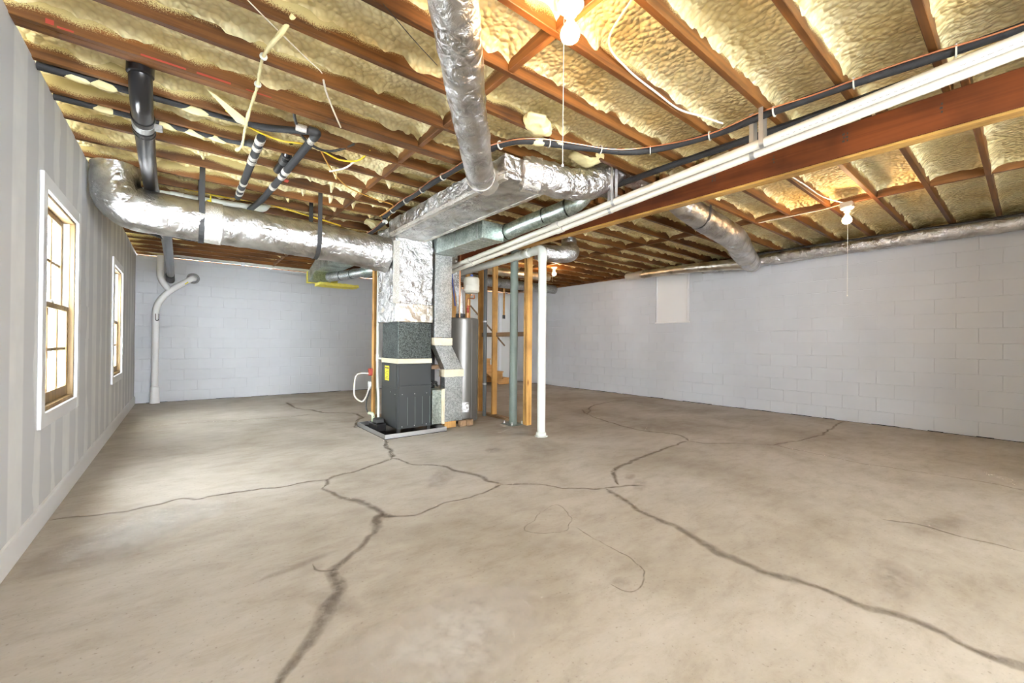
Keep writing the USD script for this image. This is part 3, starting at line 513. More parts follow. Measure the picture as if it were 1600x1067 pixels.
single('wall_trim', bx(7.56, YB - 0.032, 0.001, 7.66, YB - 0.001, 2.65, 0.003), 'white_trim', 'narrow white upright board on the far wall behind the staircase', 'board', None, False)
hp_ = thing('hanging_strap', 'orange brown strip with a black end hanging before the far white wall', 'strap', (6.87, 9.0, 1.85))
part(hp_, 'strip', bx(6.84, 8.995, 1.94, 6.90, 9.003, 2.85, 0.001), 'stair_wood', False); part(hp_, 'end_clip', bx(6.83, 8.985, 1.84, 6.91, 9.01, 1.939, 0.004), 'black_rubber', False)

# ---------------------------------------------------------------- plastic drain pipes under the beam
def pvc_pipe(name, label, pts, r, mat, coup=(), print_from=None, bend=0.12, cat='pipe'):
    t = thing(name, label, cat, pts[0]); p = rounded(pts, bend)
    part(t, 'pipe', tube(p, r, 24), mat)
    a, b = np.array(pts[0]), np.array(pts[-1])
    for s in coup:
        u = (b - a) / np.linalg.norm(b - a); c = a + (b - a) * s
        part(t, 'coupling', cyl(c - u * 0.05, c + u * 0.05, r + 0.006, 24, 0.004), mat)
        part(t, 'joint_mark', cyl(c - u * 0.056, c - u * 0.0505, r + 0.0015, 24), 'grey_ink')
    return t, a, b
P1 = [(3.024, -1, 2.66), (3.065, 6.15, 2.215)]; P2 = [(3.096, -1, 2.642), (3.123, 6.15, 2.169)]
for nm, lb, P in (('drain_pipe', 'upper of the two parallel white plastic pipes along the beam', P1), ('drain_pipe', 'lower of the two parallel white plastic pipes along the beam', P2)):
    t, a, b = pvc_pipe(nm, lb, P, 0.0305 if P is P1 else 0.029, 'cream_pvc', (0.575, 0.815))
    u = (b - a) / np.linalg.norm(b - a); side = np.cross(u, [0, 0, 1.0]); side /= np.linalg.norm(side)
    dash = []
    if P is P1:
        for k in range(46):
            s = 0.55 + 0.03 * k + (0.1 if k > 22 else 0); L = 0.008 + 0.012 * random.random()
            c = a + u * s - side * 0.0307 * math.cos(0.75) - np.cross(side, u) * 0.0307 * math.sin(0.75)
            dash.append(tube([c, c + u * L], 0.0016, 4))
        part(t, 'print', join(dash), 'grey_ink', False)
post = thing('white_standpipe', 'white plastic standpipe rising from the floor to an elbow', 'pipe', (3.55, 3.85, 0))
part(post, 'pipe', tube(rounded([(3.545, 3.85, 0.012), (3.545, 3.85, 2.36), (3.545, 4.6, 2.34), (3.545, 6.2, 2.30)], 0.10), 0.052, 28), 'white_pvc')
part(post, 'elbow', tube(rounded([(3.545, 3.85, 2.20), (3.545, 3.85, 2.36), (3.545, 4.02, 2.358)], 0.10), 0.058, 28), 'white_pvc')
part(post, 'collar', cyl((3.545, 4.10, 2.355), (3.545, 4.16, 2.354), 0.064, 28, 0.005), 'white_pvc')
part(post, 'collar', cyl((3.545, 4.24, 2.352), (3.545, 4.36, 2.349), 0.060, 28, 0.005), 'white_pvc')
part(post, 'base_collar', lathe([(0.0, 0.001), (0.085, 0.001), (0.083, 0.008), (0.066, 0.012), (0.062, 0.05), (0.054, 0.055)], (3.545, 3.85, 0), 28), 'white_pvc')
def strap(name, label, pts, w, group=None, mat='grey_metal', across=(1, 0, 0)):
    """A flat hanger strip that follows the points; across is the strip's width direction."""
    p = np.array(pts, float); ac = np.array(across, float); t = np.gradient(p, axis=0); n_ = np.cross(t, ac); n_ /= np.linalg.norm(n_, axis=1, keepdims=True)
    v = np.concatenate([np.stack([p + ac * w / 2 + n_ * 0.001, p - ac * w / 2 + n_ * 0.001, p - ac * w / 2 - n_ * 0.001, p + ac * w / 2 - n_ * 0.001], 1)]).reshape(-1, 3)
    i, k = np.meshgrid(np.arange(len(p) - 1), np.arange(4), indexing='ij')
    f = np.stack([i * 4 + k, i * 4 + (k + 1) % 4, (i + 1) * 4 + (k + 1) % 4, (i + 1) * 4 + k], -1).reshape(-1, 4)
    f = np.vstack([f[:, [0, 1, 2]], f[:, [0, 2, 3]], [[0, 2, 1], [0, 3, 2]], [[len(v) - 4, len(v) - 3, len(v) - 2], [len(v) - 4, len(v) - 2, len(v) - 1]]])
    return single(name, (v, f), mat, label, 'strap', group, False)
def sling(c, r, top):
    """Down one side of a pipe, round under it and up the other side; c the pipe's centre."""
    c = np.array(c); a = np.linspace(0, math.pi, 14)
    arc = [c + np.array([-math.cos(q) * r, 0, -math.sin(q) * r]) for q in a]
    return [c + [-r, 0, top - c[2]]] + arc + [c + [r, 0, top - c[2]]]
def on(P, s): a, b = np.array(P[0]), np.array(P[1]); return a + (b - a) * s
for j, (s, lb) in enumerate(((0.298, 'metal hanger strap on the white pipes at their high end'), (0.470, 'metal hanger strap on the white pipes above the steel foil elbow'))):
    strap('pipe_hanger', lb + ', around the upper pipe', sling(on(P1, s), 0.033, HJ + 0.02), 0.028, None, 'grey_metal', (0, 1, 0))
    strap('pipe_hanger', lb + ', around the lower pipe', sling(on(P2, s + 0.012), 0.0315, HJ + 0.02), 0.028, None, 'grey_metal', (0, 1, 0))

# ---------------------------------------------------------------- furnace and its ducts
fu = thing('furnace', 'tall dark grey furnace with a yellow label in the drain pan', 'furnace', (2.37, 5.27, 0.06))
FX0, FX1, FY0, FY1 = 2.135, 2.61, 5.0, 5.54
part(fu, 'cabinet', bx(FX0, FY0, 0.06, FX1, FY1, 0.892, 0.006), 'furnace_grey', False)
part(fu, 'coil_case', bx(FX0 + 0.004, FY0 + 0.004, 0.955, FX1 - 0.004, FY1 - 0.004, 1.425, 0.005), 'galvanized_dark', False)
part(fu, 'seam_tape', grid_box(FX0 - 0.002, FY0 - 0.002, 0.893, FX1 + 0.002, FY1 + 0.002, 0.954, 0.03), 'mastic', False, label='beige mastic band around the joint')
part(fu, 'upper_door', bx(FX0 + 0.015, FY0 - 0.008, 0.61, FX1 - 0.015, FY0 - 0.0005, 0.875, 0.003), 'furnace_grey', False)
part(fu, 'lower_door', bx(FX0 + 0.015, FY0 - 0.008, 0.075, FX1 - 0.015, FY0 - 0.0005, 0.60, 0.003), 'furnace_grey', False)
part(fu, 'side_panel', bx(FX0 - 0.006, FY0 + 0.03, 0.075, FX0 - 0.0005, FY1 - 0.03, 0.575, 0.003), 'furnace_grey', False)
part(fu, 'side_panel', bx(FX0 - 0.006, FY0 + 0.03, 0.582, FX0 - 0.0005, FY1 - 0.03, 0.875, 0.003), 'furnace_grey', False)
for k in range(4): part(fu, 'door_rib', bx(FX0 + 0.13 + 0.105 * k, FY0 - 0.0105, 0.10, FX0 + 0.135 + 0.105 * k, FY0 - 0.0085, 0.46, 0.0005), 'grey_steel', False)
for x, z in [(FX0 + 0.06 + 0.17 * k, 0.50) for k in range(3)] + [(FX0 + 0.06 + 0.17 * k, 0.09) for k in range(3)]: part(fu, 'screw', cyl((x, FY0 - 0.0082, z), (x, FY0 - 0.013, z), 0.006, 8), 'grey_metal')
for y, z in ((5.06, 0.5), (5.2, 0.52)): part(fu, 'screw', cyl((FX0 - 0.0062, y, z), (FX0 - 0.011, y, z), 0.006, 8), 'grey_metal')
lab = part(fu, 'label', bx(FX0 - 0.0075, 5.26, 0.66, FX0 - 0.0062, 5.41, 0.855, 0), 'yellow_label', False, label='yellow paper label with black print')
for k in range(7): part(lab, 'print_line', bx(FX0 - 0.0081, 5.275 + 0.02 * (k % 2), 0.685 + 0.022 * k, FX0 - 0.0077, 5.395 - 0.03 * (k % 3), 0.69 + 0.022 * k + (0.012 if k == 6 else 0), 0), 'ink', False)
pan = thing('drain_pan', 'shallow square metal drain pan under the furnace', 'pan', (2.35, 5.3, 0))
PX0, PX1, PY0, PY1 = 1.90, 2.735, 4.80, 5.80
part(pan, 'base', bx(PX0, PY0, 0.001, PX1, PY1, 0.006, 0), 'black_pvc', False, label='black wet looking pan floor')
for a in ((PX0, PY0, PX1, PY0 + 0.006), (PX0, PY1 - 0.006, PX1, PY1), (PX0, PY0 + 0.0065, PX0 + 0.006, PY1 - 0.0065), (PX1 - 0.006, PY0 + 0.0065, PX1, PY1 - 0.0065)): part(pan, 'rim', bx(a[0], a[1], 0.0065, a[2], a[3], 0.058, 0.001), 'grey_metal', False)
for x in (FX0 + 0.01, FX1 - 0.05):
    for y in (FY0 + 0.01, FY1 - 0.05): part(pan, 'riser_block', bx(x, y, 0.0065, x + 0.04, y + 0.04, 0.0595, 0.002), 'black_rubber', False)
cpump = thing('condensate_pump', 'small black pump box in the drain pan', 'pump', (2.02, 5.38, 0.0065))
part(cpump, 'tank', bx(1.95, 5.24, 0.0065, 2.09, 5.50, 0.11, 0.01), 'black_pvc', False); part(cpump, 'motor', bx(1.965, 5.27, 0.111, 2.075, 5.40, 0.17, 0.012), 'black_rubber', False)
part(cpump, 'outlet_elbow', tube(rounded([(2.0, 5.47, 0.11), (2.0, 5.47, 0.21), (1.97, 5.55, 0.21)], 0.04), 0.022, 16), 'green_pvc', label='pale green outlet elbow')
cpipe = thing('condensate_pipe', 'slender white vertical pipe beside the furnace', 'pipe', (2.09, 5.56, 0.11))
part(cpipe, 'pipe', tube(rounded([(2.06, 5.44, 0.1115), (2.06, 5.46, 0.5), (2.10, 5.60, 0.64), (2.10, 5.60, 2.745)], 0.05), 0.017, 16), 'white_pvc')
part(cpipe, 'tee', cyl((2.10, 5.60, 0.90), (2.10, 5.60, 1.0), 0.024, 16, 0.004), 'white_pvc'); part(cpipe, 'branch', cyl((2.10, 5.60, 0.94), (FX0 + 0.02, 5.542, 0.94), 0.017, 14), 'white_pvc')
part(cpipe, 'upper_branch', tube(rounded([(2.20, 5.64, 2.745), (2.20, 5.64, 2.56), (2.115, 5.60, 2.52)], 0.04), 0.017, 14), 'white_pvc')
ob = thing('outlet_cord', 'looped grey power cord hanging beside the condensate pipe', 'cord', (1.98, 5.75, 0.45))
part(ob, 'cord', tube(spline([(2.02, 5.72, 0.73), (1.93, 5.74, 0.735), (1.86, 5.75, 0.70), (1.84, 5.76, 0.55), (1.85, 5.76, 0.42), (1.94, 5.75, 0.345), (2.0, 5.73, 0.42), (2.03, 5.70, 0.56)], 0.02), 0.011, 10), 'white_cable')
part(ob, 'plug', bx(2.01, 5.68, 0.545, 2.05, 5.72, 0.62, 0.006), 'white_pvc', False); part(ob, 'outlet', bx(2.02, 5.69, 0.70, 2.07, 5.75, 0.80, 0.005), 'red_paint', False)
part(ob, 'lead', tube(spline([(2.03, 5.7, 0.5), (1.97, 5.66, 0.33), (1.96, 5.56, 0.22), (2.0, 5.45, 0.175)], 0.02), 0.008, 8), 'black_rubber')

pl = thing('supply_plenum', 'foil wrapped upright plenum standing on the furnace', 'plenum', (2.37, 5.27, 1.43))
v, f = grid_box(2.085, 4.985, 1.428, 2.603, 5.555, 2.66, 0.018)
sq = np.clip((1.62 - v[:, 2]) / 0.2, 0, 1); sx = 1 - 0.0 * sq
part(pl, 'wrap', crumple((v, f), 0.020, 10, 3), 'foil', True)
part(pl, 'lower_band', crumple(grid_box(2.09, 4.968, 1.428, 2.606, 5.565, 1.66, 0.02), 0.006, 16, 5), 'foil_tan', True, label='mottled tan and silver taped band')
part(pl, 'corner_tape', crumple(grid_box(2.055, 4.962, 1.66, 2.13, 4.99, 2.44, 0.02), 0.006, 14, 8), 'tape_foil', True)
tr = thing('overhead_duct', 'square foil wrapped overhead duct from the plenum towards the room', 'duct', (2.24, 4.0, 2.48))
part(tr, 'wrap', crumple(grid_box(1.99, 2.60, 2.485, 2.475, 4.97, 2.668, 0.018), 0.013, 12, 12), 'foil', True)
part(tr, 'edge_tape', crumple(grid_box(1.983, 2.62, 2.476, 2.03, 4.95, 2.515, 0.018), 0.008, 18, 14), 'tape_foil', True)
part(tr, 'edge_tape', crumple(grid_box(2.44, 2.62, 2.478, 2.482, 4.95, 2.515, 0.018), 0.006, 18, 15), 'tape_foil', True)

bd = thing('flexible_duct', 'long foil duct slanting overhead from the trunk beneath the joists', 'duct', (1.3, 2.1, 2.5))
part(bd, 'sleeve', foil_tube([(1.99, 2.86, 2.515), (1.86, 2.75, 2.49), (1.60, 2.44, 2.51), (1.25, 2.0, 2.55), (0.84, 1.47, 2.60), (0.42, 0.9, 2.63), (0.0, 0.35, 2.64)], 0.108, seed=21, amp=0.013), 'foil')
part(bd, 'collar', foil_tube([(1.96, 2.83, 2.512), (1.84, 2.73, 2.492)], 0.119, seed=22, amp=0.006), 'tape_foil')

bigd = thing('round_duct', 'large foil wrapped round duct running from the plenum to the drywall wall', 'duct', (0.8, 5.2, 2.3))
part(bigd, 'sleeve', foil_tube([(2.07, 5.25, 2.30), (1.5, 5.24, 2.335), (0.8, 5.23, 2.355), (0.1, 5.22, 2.365), (-0.2, 5.21, 2.375)], [0.215, 0.208, 0.200, 0.198, 0.195], n=72, seed=31, amp=0.010), 'foil_smooth')
part(bigd, 'elbow', foil_tube([(-0.19, 5.21, 2.375), (-0.33, 5.21, 2.38), (-0.43, 5.21, 2.43), (-0.485, 5.21, 2.55), (-0.49, 5.21, 2.75)], [0.196, 0.20, 0.195, 0.175, 0.172], n=56, seed=32, amp=0.011), 'foil_smooth')
part(bigd, 'joint_tape', foil_tube([(0.16, 5.22, 2.365), (0.30, 5.222, 2.362)], 0.205, seed=33, n=56, amp=0.005), 'tape_foil')
part(bigd, 'plenum_tape', foil_tube([(1.78, 5.245, 2.318), (2.07, 5.25, 2.30)], [0.215, 0.226], seed=34, n=64, amp=0.018), 'foil')
def ring(cx, cy, cz, r, half): return [(cx, cy + math.sin(q) * r, cz - math.cos(q) * r) for q in np.linspace(-math.pi / 2, math.pi / 2, 16)]
for x, lb in ((0.135, 'black hanger band on the round duct near its elbow'), (1.205, 'black hanger band on the round duct near the plenum')):
    r = 0.209 if x < 1 else 0.214
    p = [(x, 5.235 - r, 2.98)] + ring(x, 5.235, 2.36 if x < 1 else 2.345, r, 1) + [(x, 5.235 + r, 2.98)]
    strap('duct_strap', lb, p, 0.045, None, 'black_rubber', (1, 0, 0))

rt = thing('return_duct', 'galvanized return duct rising beside the furnace with a slanted offset', 'duct', (2.85, 5.1, 0.1))
RY0, RY1 = 4.96, 5.085
part(rt, 'upper_riser', bx(2.628, RY0, 1.235, 2.885, RY1, 2.348, 0.003), 'galvanized', False)
part(rt, 'riser_seam', bx(2.622, RY0 - 0.006, 1.79, 2.891, RY1 + 0.006, 1.808, 0.002), 'galvanized', False); part(rt, 'riser_seam', bx(2.624, RY0 - 0.004, 2.06, 2.889, RY1 + 0.004, 2.066, 0.001), 'galvanized', False); part(rt, 'riser_seam', bx(2.624, RY0 - 0.004, 1.61, 2.889, RY1 + 0.004, 1.616, 0.001), 'galvanized', False)
part(rt, 'upper_joint', crumple(grid_box(2.618, RY0 - 0.012, 1.13, 2.895, RY1 + 0.01, 1.23, 0.02), 0.004, 20, 4), 'mastic', False, label='mastic smeared joint above the offset')
part(rt, 'offset', hull([(2.63, RY0, 1.129), (2.885, RY0, 1.129), (2.63, RY1, 1.129), (2.885, RY1, 1.129), (2.79, RY0, 0.80), (3.07, RY0, 0.80), (2.79, RY1, 0.80), (3.07, RY1, 0.80)]), 'galvanized', False)
part(rt, 'lower_joint', crumple(grid_box(2.776, RY0 - 0.012, 0.70, 3.085, RY1 + 0.01, 0.799, 0.02), 0.005, 20, 6), 'mastic', False, label='mastic smeared joint below the offset')
part(rt, 'lower_box', bx(2.79, RY0, 0.09, 3.07, RY1, 0.699, 0.003), 'galvanized', False)
part(rt, 'inlet', bx(2.618, RY0 + 0.03, 0.07, 2.788, RY1 + 0.3, 0.53, 0.003), 'galvanized_green', False)
part(rt, 'filter_slot_tape', crumple(grid_box(2.755, RY0 + 0.0, 0.07, 2.792, RY0 + 0.06, 0.54, 0.02), 0.004, 30, 7), 'mastic', False)
part(rt, 'overhead_box', bx(2.622, 3.85, 2.35, 2.925, RY1 + 0.02, 2.55, 0.004), 'galvanized_green', False)
for y in (3.95, 4.45, 4.9): part(rt, 'box_seam', bx(2.617, y, 2.345, 2.93, y + 0.012, 2.555, 0.002), 'galvanized', False)
wood_blocks = [(2.80, 4.97, 2.98, 5.06), (3.03, 4.93, 3.12, 5.02), (3.13, 4.935, 3.24, 5.02)]
for q, (b, lb) in enumerate(zip(wood_blocks, ('pale wood block under the return duct', 'rough brown wood block between return duct and water heater', 'rough brown wood block in front of the water heater'))):
    single('wood_block', bx(b[0], b[1], 0.0005, b[2], b[3], 0.0895 if q == 0 else 0.085, 0.004), 'stud_wood' if q == 0 else 'old_wood', lb, 'block', None, False)
hs = thing('furnace_wiring', 'tangle of dark pipes and wiring in the gap between furnace and return duct', 'wiring', (2.7, 5.12, 0.55))
for k in range(6):
    p = [(2.64 + 0.02 * random.random(), 5.08 + 0.08 * random.random(), 0.54 + 0.02 * k), (2.70, 5.05 + 0.1 * random.random(), 0.60 + 0.05 * random.random()), (2.76, 5.1 + 0.08 * random.random(), 0.56 + 0.06 * random.random())]
    part(hs, 'hose', tube(spline(p, 0.015), 0.011 + 0.006 * random.random(), 8), ('black_rubber', 'grey_metal', 'black_rubber')[k % 3])
part(hs, 'back_plate', bx(2.622, 5.22, 0.532, 2.773, 5.235, 1.12, 0), 'dark_gap', False); part(hs, 'burner_tray', bx(2.622, 5.10, 0.80, 2.785, 5.21, 0.86, 0.004), 'old_wood', False)
gd = thing('round_duct', 'bare galvanized round duct crossing below the foil elbow', 'duct', (3.1, 3.5, 2.46))
part(gd, 'pipe', tube(spline([(2.926, 4.0, 2.455), (2.97, 3.98, 2.46), (3.06, 3.62, 2.53), (3.20, 3.05, 2.62), (3.36, 2.93, 2.78), (3.6, 2.92, 2.87), (3.95, 2.92, 2.88)], 0.03), 0.092, 36), 'galvanized_green')
for s in ((2.99, 3.88, 2.482), (3.115, 3.36, 2.57), (3.18, 3.08, 2.611)): part(gd, 'seam', tube([np.array(s), np.array(s) + np.array([0.004, -0.014, 0.0015])], 0.096, 36), 'galvanized_dark')

fe = thing('flexible_duct', 'shiny crumpled foil elbow leaving the end of the overhead trunk', 'duct', (2.7, 2.6, 2.55))
part(fe, 'sleeve', foil_tube([(2.20, 2.66, 2.585), (2.36, 2.58, 2.57), (2.58, 2.54, 2.565), (2.82, 2.52, 2.60), (3.02, 2.50, 2.69), (3.20, 2.515, 2.80), (3.45, 2.525, 2.872), (3.75, 2.53, 2.874)], [0.135, 0.135, 0.133, 0.132, 0.125, 0.118, 0.112, 0.112], seed=41, amp=0.022, n=60), 'foil')
part(fe, 'end_tape', foil_tube([(2.22, 2.66, 2.583), (2.34, 2.59, 2.573)], 0.142, seed=42, amp=0.01), 'tape_foil')
cd = thing('flexible_duct', 'smooth foil duct dropping from the beam to the block wall duct', 'duct', (5.3, 2.4, 2.6))
part(cd, 'sleeve', foil_tube([(3.77, 2.51, 2.874), (4.05, 2.48, 2.83), (4.40, 2.42, 2.70), (5.0, 2.41, 2.62), (5.6, 2.42, 2.56), (6.3, 2.62, 2.54), (7.3, 2.92, 2.57), (7.86, 3.08, 2.60)], [0.11, 0.13, 0.145, 0.15, 0.15, 0.15, 0.15, 0.14], seed=43, amp=0.008, n=52), 'foil_smooth')
strap('duct_strap', 'black band around the foil duct beside the beam', [(4.66, 2.42 - 0.152, 2.84)] + [(4.66, 2.42 + math.sin(q) * 0.153, 2.665 - math.cos(q) * 0.153) for q in np.linspace(-math.pi / 2, math.pi / 2, 16)] + [(4.66, 2.42 + 0.152, 2.90)], 0.035, None, 'black_rubber')
wd = thing('wall_duct', 'long thin foil wrapped duct along the top of the block wall', 'duct', (7.95, 2.5, 2.6))
part(wd, 'sleeve', foil_tube([(7.93, -1.5, 2.665), (7.93, 0.06, 2.69), (7.93, 1.5, 2.68), (7.93, 3.1, 2.66), (7.93, 4.0, 2.65)], 0.098, seed=51, amp=0.012, n=40), 'foil')
part(wd, 'branch', foil_tube([(7.80, 3.2, 2.62), (7.60, 3.9, 2.63), (7.60, 4.6, 2.645), (7.66, 5.2, 2.655)], [0.10, 0.088, 0.084, 0.08], seed=52, amp=0.005, n=36), 'foil_tan')
part(wd, 'end_cuff', foil_tube([(7.66, 5.12, 2.655), (7.70, 5.6, 2.665)], [0.088, 0.075], seed=53, amp=0.008, n=36), 'tape_foil')
sd = thing('flexible_duct', 'short curved foil duct end beside the white standpipe', 'duct', (4.3, 4.3, 2.5))
part(sd, 'sleeve', foil_tube([(3.93, 4.40, 2.47), (4.10, 4.30, 2.455), (4.32, 4.22, 2.46), (4.48, 4.24, 2.52), (4.56, 4.36, 2.62), (4.58, 4.40, 2.80)], [0.11, 0.118, 0.12, 0.12, 0.115, 0.11], seed=61, amp=0.009, n=44), 'foil')

# ducts towards the back wall
ld = thing('rectangular_duct', 'green grey fibre lined rectangular duct end near the back wall', 'duct', (2.0, 7.6, 2.5))
part(ld, 'box', bx(1.93, 6.40, 2.485, 2.32, 8.35, 2.70, 0.004), 'galvanized_green', False)
part(ld, 'end_drop', hull([(1.93, 8.36, 2.485), (2.32, 8.36, 2.485), (1.93, 8.36, 2.70), (2.32, 8.36, 2.70), (1.90, 8.80, 2.33), (2.30, 8.80, 2.33), (1.90, 8.80, 2.52), (2.30, 8.80, 2.52)]), 'galvanized_green', False)
part(ld, 'insulation', crumple(grid_box(1.885, 8.805, 2.31, 2.46, 8.85, 2.54, 0.03), 0.01, 20, 3), 'glass_wool', True, label='torn yellow fibre insulation at the duct end')
part(ld, 'insulation', crumple(grid_box(2.02, 8.40, 2.25, 2.75, 8.78, 2.30, 0.03), 0.012, 20, 4), 'glass_wool', True)
part(ld, 'strap', bx(1.925, 8.05, 2.48, 2.325, 8.075, 2.705, 0.002), 'galvanized', False)
lr = thing('round_duct', 'short bare metal round duct beneath the rectangular duct', 'duct', (2.6, 7.4, 2.4))
part(lr, 'pipe', tube(spline([(2.16, 8.30, 2.385), (2.36, 7.9, 2.40), (2.58, 7.45, 2.43)], 0.04), 0.085, 30), 'galvanized'); part(lr, 'pipe', tube(spline([(2.56, 7.49, 2.43), (2.66, 7.25, 2.45), (2.86, 6.95, 2.47), (3.1, 6.85, 2.48)], 0.04), 0.105, 30), 'galvanized_green')
for s in ((2.30, 8.02, 2.396), (2.42, 7.78, 2.407)): part(lr, 'seam', tube([np.array(s), np.array(s) + np.array([0.006, -0.012, 0.001])], 0.089, 30), 'galvanized_dark')
for i, (p, r, lb, mt) in enumerate((([(4.2, 7.7, 2.60), (6.0, 7.9, 2.60), (7.8, 8.0, 2.62)], 0.11, 'pale round duct crossing high behind the stud partition', 'galvanized'), ([(4.3, 6.9, 2.64), (5.4, 6.8, 2.64), (6.4, 6.75, 2.645)], 0.08, 'narrow foil duct seen through the top of the studs', 'foil_tan'))):
    t = thing('round_duct', lb, 'duct', p[0]); part(t, 'pipe', foil_tube(p, r, step=0.05, n=28, amp=0.006, seed=70 + i), mt)

# ---------------------------------------------------------------- water heater
wh = thing('water_heater', 'tall grey cylindrical water heater beside the stud partition', 'water heater', (3.26, 5.33, 0.0))
hc = (3.255, 5.335, 0.0)
part(wh, 'tank', lathe([(0, 0.03), (0.262, 0.03), (0.268, 0.045), (0.268, 1.50), (0.262, 1.525), (0.25, 1.53), (0.0, 1.545)], hc, 56), 'heater_grey')
for q in range(3): part(wh, 'foot', cyl((hc[0] + 0.2 * math.cos(q * 2.1 + 4), hc[1] + 0.2 * math.sin(q * 2.1 + 4), 0.0005), (hc[0] + 0.2 * math.cos(q * 2.1 + 4), hc[1] + 0.2 * math.sin(q * 2.1 + 4), 0.03), 0.02, 12), 'black_rubber')
a = math.radians(-106); lx, ly = hc[0] + 0.2685 * math.cos(a), hc[1] + 0.2685 * math.sin(a)
def curved(a0, a1, z0, z1, r, n=8, th=0.003):
    an = np.radians(np.linspace(a0, a1, n)); v = []
    for rr in (r, r + th):
        for z in (z0, z1): v += [(hc[0] + rr * math.cos(q), hc[1] + rr * math.sin(q), z) for q in an]
    v = np.array(v); q = []
    for i in range(n - 1):
        q += [(2 * n + i, 2 * n + i + 1, 3 * n + i + 1, 3 * n + i), (i, n + i, n + i + 1, i + 1), (n + i, 3 * n + i, 3 * n + i + 1, n + i + 1), (i, i + 1, 2 * n + i + 1, 2 * n + i)]
    q += [(0, 2 * n, 3 * n, n), (n - 1, 2 * n - 1, 4 * n - 1, 3 * n - 1)]
    return v, np.array(q)
part(wh, 'access_cover', curved(-118, -92, 0.17, 0.31, 0.2685), 'foil', True, label='crinkled silver foil cover low on the tank')
part(wh, 'seam', curved(-83.5, -82.6, 0.05, 1.5, 0.2682, 3, 0.0015), 'grey_metal', False)
part(wh, 'vent_collar', cyl((3.255, 5.335, 1.5455), (3.255, 5.335, 1.60), 0.07, 24, 0.004), 'black_rubber')
part(wh, 'flue', foil_tube([(3.255, 5.335, 1.60), (3.25, 5.34, 1.80), (3.20, 5.36, 2.10), (3.18, 5.40, 2.42), (3.20, 5.5, 2.70)], 0.052, seed=81, amp=0.004, n=28, ribs=0.06), 'foil')
part(wh, 'water_pipe', tube(rounded([(3.36, 5.30, 1.54), (3.36, 5.30, 1.84), (3.52, 5.36, 1.85), (3.52, 5.38, 1.91)], 0.03), 0.011, 12), 'copper')
part(wh, 'water_pipe', tube(rounded([(3.17, 5.22, 1.535), (3.17, 5.22, 2.0), (3.17, 5.22, 2.6)], 0.03), 0.011, 12), 'copper')
part(wh, 'valve', join([cyl((3.36, 5.30, 1.62), (3.36, 5.30, 1.70), 0.02, 14, 0.004), bx(3.33, 5.27, 1.71, 3.39, 5.285, 1.725, 0.003)]), 'red_paint')
et = thing('expansion_tank', 'small cream expansion tank above the water heater', 'tank', (3.5, 5.42, 1.91))
ec = (3.50, 5.42, 0)
part(et, 'body', lathe([(0, 1.922), (0.05, 1.925), (0.10, 1.94), (0.122, 1.97), (0.122, 2.14), (0.112, 2.172), (0.06, 2.192), (0, 2.195)], ec, 40), 'tank_cream')
part(et, 'band', lathe([(0.1225, 2.045), (0.1245, 2.047), (0.1245, 2.057), (0.1225, 2.059)], ec, 40), 'tank_cream')
part(et, 'cap', lathe([(0, 2.196), (0.022, 2.196), (0.022, 2.225), (0, 2.228)], ec, 16), 'blue_plastic', label='small blue valve cap')
part(et, 'neck', lathe([(0.0, 1.90), (0.018, 1.90), (0.018, 1.9225), (0, 1.9225)], ec, 16), 'copper')
fx = thing('flexible_duct', 'narrow silver flexible vent hose behind the water heater', 'duct', (3.35, 5.75, 1.6))
part(fx, 'sleeve', foil_tube([(3.22, 5.86, 1.62), (3.27, 5.86, 1.95), (3.24, 5.84, 2.3), (3.24, 5.85, 2.80)], 0.06, seed=83, amp=0.004, n=28, ribs=0.08), 'foil')
for k, (mt, lb) in enumerate((('blue_plastic', 'blue water hose hanging behind the water heater'), ('black_rubber', 'black hose loop hanging behind the water heater'))):
    single('hose', tube(spline([(3.32 + 0.05 * k, 5.7, 2.93), (3.30 + 0.06 * k, 5.68, 2.3), (3.34 + 0.06 * k, 5.68, 1.95), (3.38 + 0.04 * k, 5.7, 1.75)], 0.03), 0.012, 10), mt, lb, 'hose')

# ---------------------------------------------------------------- black drain stack, pipes in the joist bays, wall drains
bs = thing('drain_stack', 'shiny black drain stack dropping from the joists over the round duct', 'pipe', (-0.21, 3.3, 2.4))
SP0 = [(-0.21, 3.265, 2.99), (-0.21, 3.27, 2.72), (-0.212, 3.40, 2.625), (-0.235, 4.40, 2.612), (-0.25, 5.3, 2.625), (-0.17, 6.6, 2.46), (-0.17, 8.5, 2.37), (-0.185, YB - 0.002, 2.30)]
part(bs, 'pipe', tube(rounded(SP0, 0.16, 8), 0.056, 32), 'black_pvc')
part(bs, 'hub', cyl((-0.21, 3.27, 2.72), (-0.21, 3.268, 2.985), 0.064, 32, 0.004), 'black_pvc')
for y in (3.62, 3.80, 3.86): part(bs, 'hub_ring', cyl((-0.213 - (y - 3.4) * 0.023, y, 2.6235), (-0.2135 - (y - 3.4) * 0.023, y + 0.03, 2.623), 0.063, 32, 0.004), 'black_pvc')
part(bs, 'clamp', join([cyl((-0.22, 3.70, 2.6225), (-0.222, 3.775, 2.621), 0.0605, 32), bx(-0.168, 3.71, 2.60, -0.12, 3.765, 2.635, 0.005)]), 'grey_metal')
part(bs, 'coupling', cyl((-0.184, 9.5, 2.325), (-0.186, 10.1, 2.302), 0.064, 28, 0.005), 'black_rubber')
part(bs, 'branch', tube(rounded([(-0.2, 6.45, 2.46), (0.05, 6.5, 2.44), (0.32, 6.5, 2.45)], 0.08), 0.045, 24), 'black_pvc'); part(bs, 'branch', tube(rounded([(-0.17, 6.7, 2.46), (-0.36, 6.6, 2.50), (-0.40, 6.55, 2.62)], 0.08), 0.055, 24), 'black_pvc')
